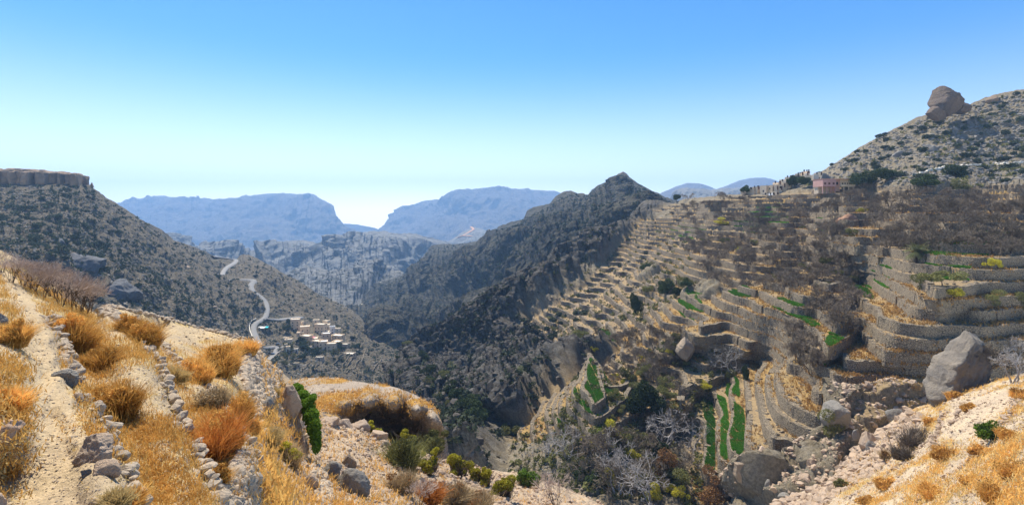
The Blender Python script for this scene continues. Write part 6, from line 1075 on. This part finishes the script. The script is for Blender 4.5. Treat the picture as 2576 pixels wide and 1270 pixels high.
for i, (b_, lab, kw) in enumerate([((203, 858, 297, 935), 'rounded orange bush nearest the middle of the first field', dict(lf_=2500)), ((207, 942, 341, 1058), 'largest orange bush below the rounded one in the first field', dict(lf_=4000, n=4000)), ((448, 1022, 607, 1172), 'rust coloured weed patch beside the lower stone wall', dict(mats=(M_rust, M_dry), n=5200, lf_=3000)), ((505, 1165, 590, 1230), 'orange tuft at the foot of the rust coloured weeds', dict(lf_=1500)),
    ((510, 858, 606, 962), 'orange brown bush on the plateau field', dict(lf_=2600)), ((585, 850, 640, 905), 'small orange bush at the tip of the plateau field', dict(lf_=1200)), ((462, 900, 535, 972), 'orange bush by the thin stone kerb', dict(lf_=1600)), ((150, 775, 245, 905), 'orange brown bush under the bare thicket', dict(lf_=2600)), ((290, 785, 345, 850), 'upper orange bush behind the low wall', dict(lf_=1200)), ((330, 805, 400, 888), 'lower orange bush behind the low wall', dict(lf_=1400)),
    ((485, 958, 575, 1030), 'grey tan wiry bush above the rust coloured weeds', dict(mats=(M_tan, M_tan), lf_=600)), ((560, 990, 640, 1070), 'tan orange weeds under the rim wall', dict(lf_=900)), ((600, 1045, 655, 1100), 'small orange weed clump by the second wall', dict(lf_=700)), ((408, 915, 470, 965), 'golden grass tuft beyond the low wall', dict(mats=(M_straw, M_straw))), ((225, 1235, 310, 1290), 'golden straw patch on the path edge at the bottom', dict(mats=(M_straw, M_straw), n=4200)), ((0, 800, 62, 880), 'orange weed on the uphill bank of the path', dict(lf_=800)), ((-20, 960, 50, 1060), 'dark orange grass on the bank beside the path', dict(lf_=500)), ((300, 1215, 345, 1290), 'orange straw under the path edging', dict()),
    ((690, 1112, 762, 1180), 'yellow leaved shrub on the scree below the creeper', dict(mats=(M_tan, M_leafy), lf_=2200, name='shrub')), ((640, 1060, 700, 1130), 'pale wiry grass below the grey boulder', dict(mats=(M_straw, M_tan), lf_=400)), ((660, 975, 700, 1000), 'dry grass on top of the tan rock face', dict(mats=(M_straw, M_straw), n=900)),
    ((897, 1014, 926, 1056), 'small yellow green tree in front of the cave knoll', dict(mats=(M_bark, M_leafy), lf_=2600, n=120, name='shrub', layer=KN)), ((926, 1060, 958, 1085), 'low yellow shrub left of the cave', dict(mats=(M_bark, M_leafy), lf_=1500, n=120, name='shrub')), ((1012, 1056, 1052, 1112), 'yellow green bush growing in front of the cave', dict(mats=(M_bark, M_leafy), lf_=3000, n=120, name='shrub')), ((978, 1014, 994, 1050), 'dark green creeper hanging over the cave mouth', dict(mats=(M_bark, M_leafg), lf_=1400, n=40, name='shrub', layer=KN)),
    ((975, 1112, 1050, 1196), 'big olive green feathery bush on the slope', dict(mats=(M_leafo, M_leafo), lf_=4200, n=1500, name='shrub')), ((1052, 1140, 1098, 1206), 'yellow green bush to the right of the feathery one', dict(mats=(M_bark, M_leafy), lf_=3200, n=200, name='shrub')), ((1120, 1146, 1174, 1208), 'bright yellow bush behind the third wall', dict(mats=(M_bark, M_leafy), lf_=3400, n=200, name='shrub')), ((1186, 1182, 1232, 1226), 'round yellow bush in the middle of the bushy slope', dict(mats=(M_bark, M_leafy), lf_=3000, n=200, name='shrub')), ((1236, 1212, 1290, 1266), 'yellow green bush at the lower end of the bushy slope', dict(mats=(M_bark, M_leafy), lf_=3000, n=200, name='shrub')),
    ((1060, 1085, 1115, 1140), 'grey green bush at the end of the cave knoll', dict(mats=(M_leafo, M_leafo), lf_=2600, n=400, name='shrub')), ((1040, 1205, 1110, 1280), 'reddish brown bare bush at the bottom', dict(mats=(M_rust, M_brownl), lf_=500, n=2600)), ((1110, 1215, 1180, 1285), 'brown bare bush beside the reddish one', dict(mats=(M_tan, M_brownl), lf_=700, n=2600)), ((1165, 1225, 1235, 1290), 'tan brown bush at the bottom edge', dict(mats=(M_tan, M_brownl), lf_=500, n=2400)), ((975, 1180, 1040, 1250), 'brown twiggy bush below the feathery one', dict(mats=(M_tan, M_brownl), lf_=500, n=2000)), ((1300, 1195, 1350, 1230), 'low green bush by the farthest wall', dict(mats=(M_leafo, M_leafg), lf_=2000, n=300, name='shrub')),
    ((2480, 1062, 2545, 1110), 'dark green weed clump at the top of the middle wall', dict(layer=PR, mats=(M_leafd, M_leafg), lf_=2000, n=300, name='shrub')), ((2270, 1000, 2300, 1018), 'tan bush on a walled ledge in the gully', dict(layer=R_, mats=(M_tan, M_tan), lf_=600, name='dry_bush')), ((2240, 1070, 2370, 1130), 'grey bare bush on the gully side of the lower slope', dict(layer=PR, mats=(M_twig, M_twig), lf_=0, n=2600)), ((2250, 1125, 2310, 1165), 'grey wiry bush lower on the gully side', dict(layer=PR, mats=(M_twig, M_twig), lf_=0, n=1500)), ((2100, 1205, 2140, 1240), 'pale grey green bush at the lower gully rim', dict(layer=PR, mats=(M_tan, M_leafo), lf_=1200, n=300)), ((2220, 1135, 2255, 1160), 'brown tuft on the gully side', dict(layer=PR, mats=(M_tan, M_brownl), lf_=400, n=800))]):
    dry_bush(*b_, lab, 700 + i, **kw)
THK = [proto_bare(300 + i, 1.5, .42, 9, 3, .014, kids=3, rmin=.005, twig=plain_mat('greyish_twigs', (.44, .34, .28), .3, 4), bark=M_bark, first=.42) for i in range(3)]
for i, (u, v, h) in enumerate([(-30, 705, 60), (0, 690, 62), (28, 712, 68), (55, 722, 70), (82, 735, 78), (105, 750, 88), (128, 752, 85), (150, 770, 95), (172, 778, 98), (195, 788, 92), (215, 792, 88), (60, 700, 50), (110, 715, 60), (40, 690, 45), (165, 745, 70), (225, 785, 75), (140, 735, 60)]):
    g = NR.at(u, v); place('bare_bush', THK[i % 3], g, h / F * g[1] / 1.5 * 1.05, label='bare grey twiggy bush of the thicket above the path', cat='bush', group='bare bushes of the thicket above the path', sink=.03)
for (u, v, h, lab, lay) in ((1398, 1290, 92, 'dark bare bush with fanning stems at the bottom edge', NR), (1050, 1290, 75, 'bare thin stemmed bush at the bottom edge', NR), (1020, 1085, 40, 'bare bush inside the cave mouth', KN)): g = lay.at(u, min(v, 1285)); place('bare_bush', THK[0], g, h / F * g[1] / 1.5, label=lab, cat='bush', sink=.03)
for (u, v, h, lab) in ((2473, 965, 88, 'dark bare tree right behind the leaning boulder'), (2548, 962, 92, 'silvery bare tree at the end of the shaded walls')): g = PR.at(u, v); place('bare_tree', BARE[1] if u < 2500 else WHITE[1], g, h / F * g[1] / (4.2 if u < 2500 else 8.5), label=lab, cat='tree')
# green creeper down the rock face
cr = []; rr = np.random.default_rng(9)
for u, v, ru, rv, yy in ((748, 978, 14, 12, 23.5), (760, 996, 18, 16, 23), (772, 1020, 20, 20, 22.6), (782, 1046, 20, 22, 22.3), (790, 1072, 17, 22, 22), (794, 1098, 13, 20, 21.8), (797, 1120, 9, 18, 21.6), (785, 1000, 10, 10, 22.8), (742, 972, 8, 8, 23.6)): cr.append((P(u, v, yy), [ru / F * yy, .35, rv / F * yy]))
V, Fc = leaves(np.array([c[0] for c in cr]), np.array([c[1] for c in cr]), 15000, .045, 5, .3); e = obj_np('creeper', V, Fc, M_leafg, smooth_=False, label='dense bright green creeper hanging down beside the tan rock face', cat='creeper')
# ------------------------------------------------------------------ grasses, straw and gravel near the camera (uncountable)
FZ = [(-60, 620), (250, 770), (640, 870), (800, 1050), (1100, 1150), (1560, 1290), (-60, 1290)]
tufts(NR, 42000, .17, .010, 501, lambda z, q: np.clip(z[:, 1] * 2.0 - .75, 0, 1) * (z[:, 1] > .3), [(-60, 640), (250, 775), (640, 870), (690, 960), (700, 1290), (-60, 1290)], M_dry, 6, spread=.07)
tufts(NR, 9000, .10, .012, 502, lambda z, q: np.clip(z[:, 1] * 1.3 - .15, 0, .8), [(-60, 640), (250, 775), (640, 870), (690, 960), (700, 1290), (-60, 1290)], M_straw, 5, 'straw', 1.6, .06)
tufts(NR, 9000, .28, .035, 503, lambda z, q: np.clip(z[:, 1] * 1.8 - .2, .1, 1), [(640, 870), (800, 1050), (1100, 1150), (1560, 1290), (640, 1290)], M_dry, 5, spread=.12)
tufts(KN, 6000, .4, .06, 504, lambda z, q: np.clip(z[:, 1] * 2 - .4, 0, 1) * (q[:, 1] < 1045), None, M_dry, 5, spread=.2)
tufts(PR, 22000, .30, .045, 505, lambda z, q: np.clip(z[:, 1] * 1.9 - .75, 0, 1), None, M_dry, 6, spread=.22); tufts(PR, 9000, .25, .05, 506, lambda z, q: np.clip(z[:, 1] * 1.5 - .2, 0, 1), None, M_straw, 5, 'straw', 1.4, .2)
def gravel(layer, poly, n, a, b, seed, mat=M_stone, rel=True):
    q = sample(layer, poly, n, seed=seed); X = layer.at(q[:, 0], q[:, 1]); r = np.random.default_rng(seed); s_ = (r.uniform(0, 1, len(X)) ** 4 * (b - a) + a) * (X[:, 1] if rel else 1); V, Fc = scatter(STV, X, s_, 1.5, seed); link('gravel', mesh_np('gravel', V, Fc, mat, False), kind='stuff')
gravel(NR, [(-60, 650), (640, 870), (700, 960), (700, 1290), (-60, 1290)], 9000, .0008, .0045, 601, M_stone2); gravel(NR, [(640, 900), (800, 1060), (1100, 1150), (1500, 1290), (640, 1290)], 9000, .001, .008, 602); gravel(PR, [(1900, 1300), (2300, 1020), (2640, 930), (2640, 1300)], 9000, .0008, .005, 603); gravel(KN, [(690, 960), (1100, 1000), (1110, 1190), (690, 1190)], 2500, .001, .006, 604)
gravel(PR, [(1900, 1300), (2020, 1240), (2150, 1130), (2290, 1035), (2330, 1060), (2200, 1200), (2050, 1300)], 1600, .003, .016, 605); gravel(R_, GULLY, 1500, .002, .010, 606, M_stone)

for i, (u, v, w_, h) in enumerate([(2400, 1010, 50, 26), (2440, 1040, 36, 22), (2345, 1075, 40, 26), (2300, 1130, 46, 26), (2385, 1165, 60, 34), (2470, 1150, 50, 30), (2540, 1110, 56, 34), (2450, 1230, 70, 40), (2560, 1215, 70, 42), (2350, 1260, 70, 40), (2230, 1235, 50, 28), (2520, 1275, 90, 50), (2190, 1275, 50, 26), (2570, 1010, 60, 30)]):
    dry_bush(u - w_ / 2, v - h, u + w_ / 2, v, 'low orange brown tuft bush on the walled lower slope', 900 + i, layer=PR, lf_=700, n=1600)
for o_ in COL.objects:
    if o_.get('label') == 'low orange brown tuft bush on the walled lower slope': o_['group'] = 'tuft bushes on the walled lower slope'
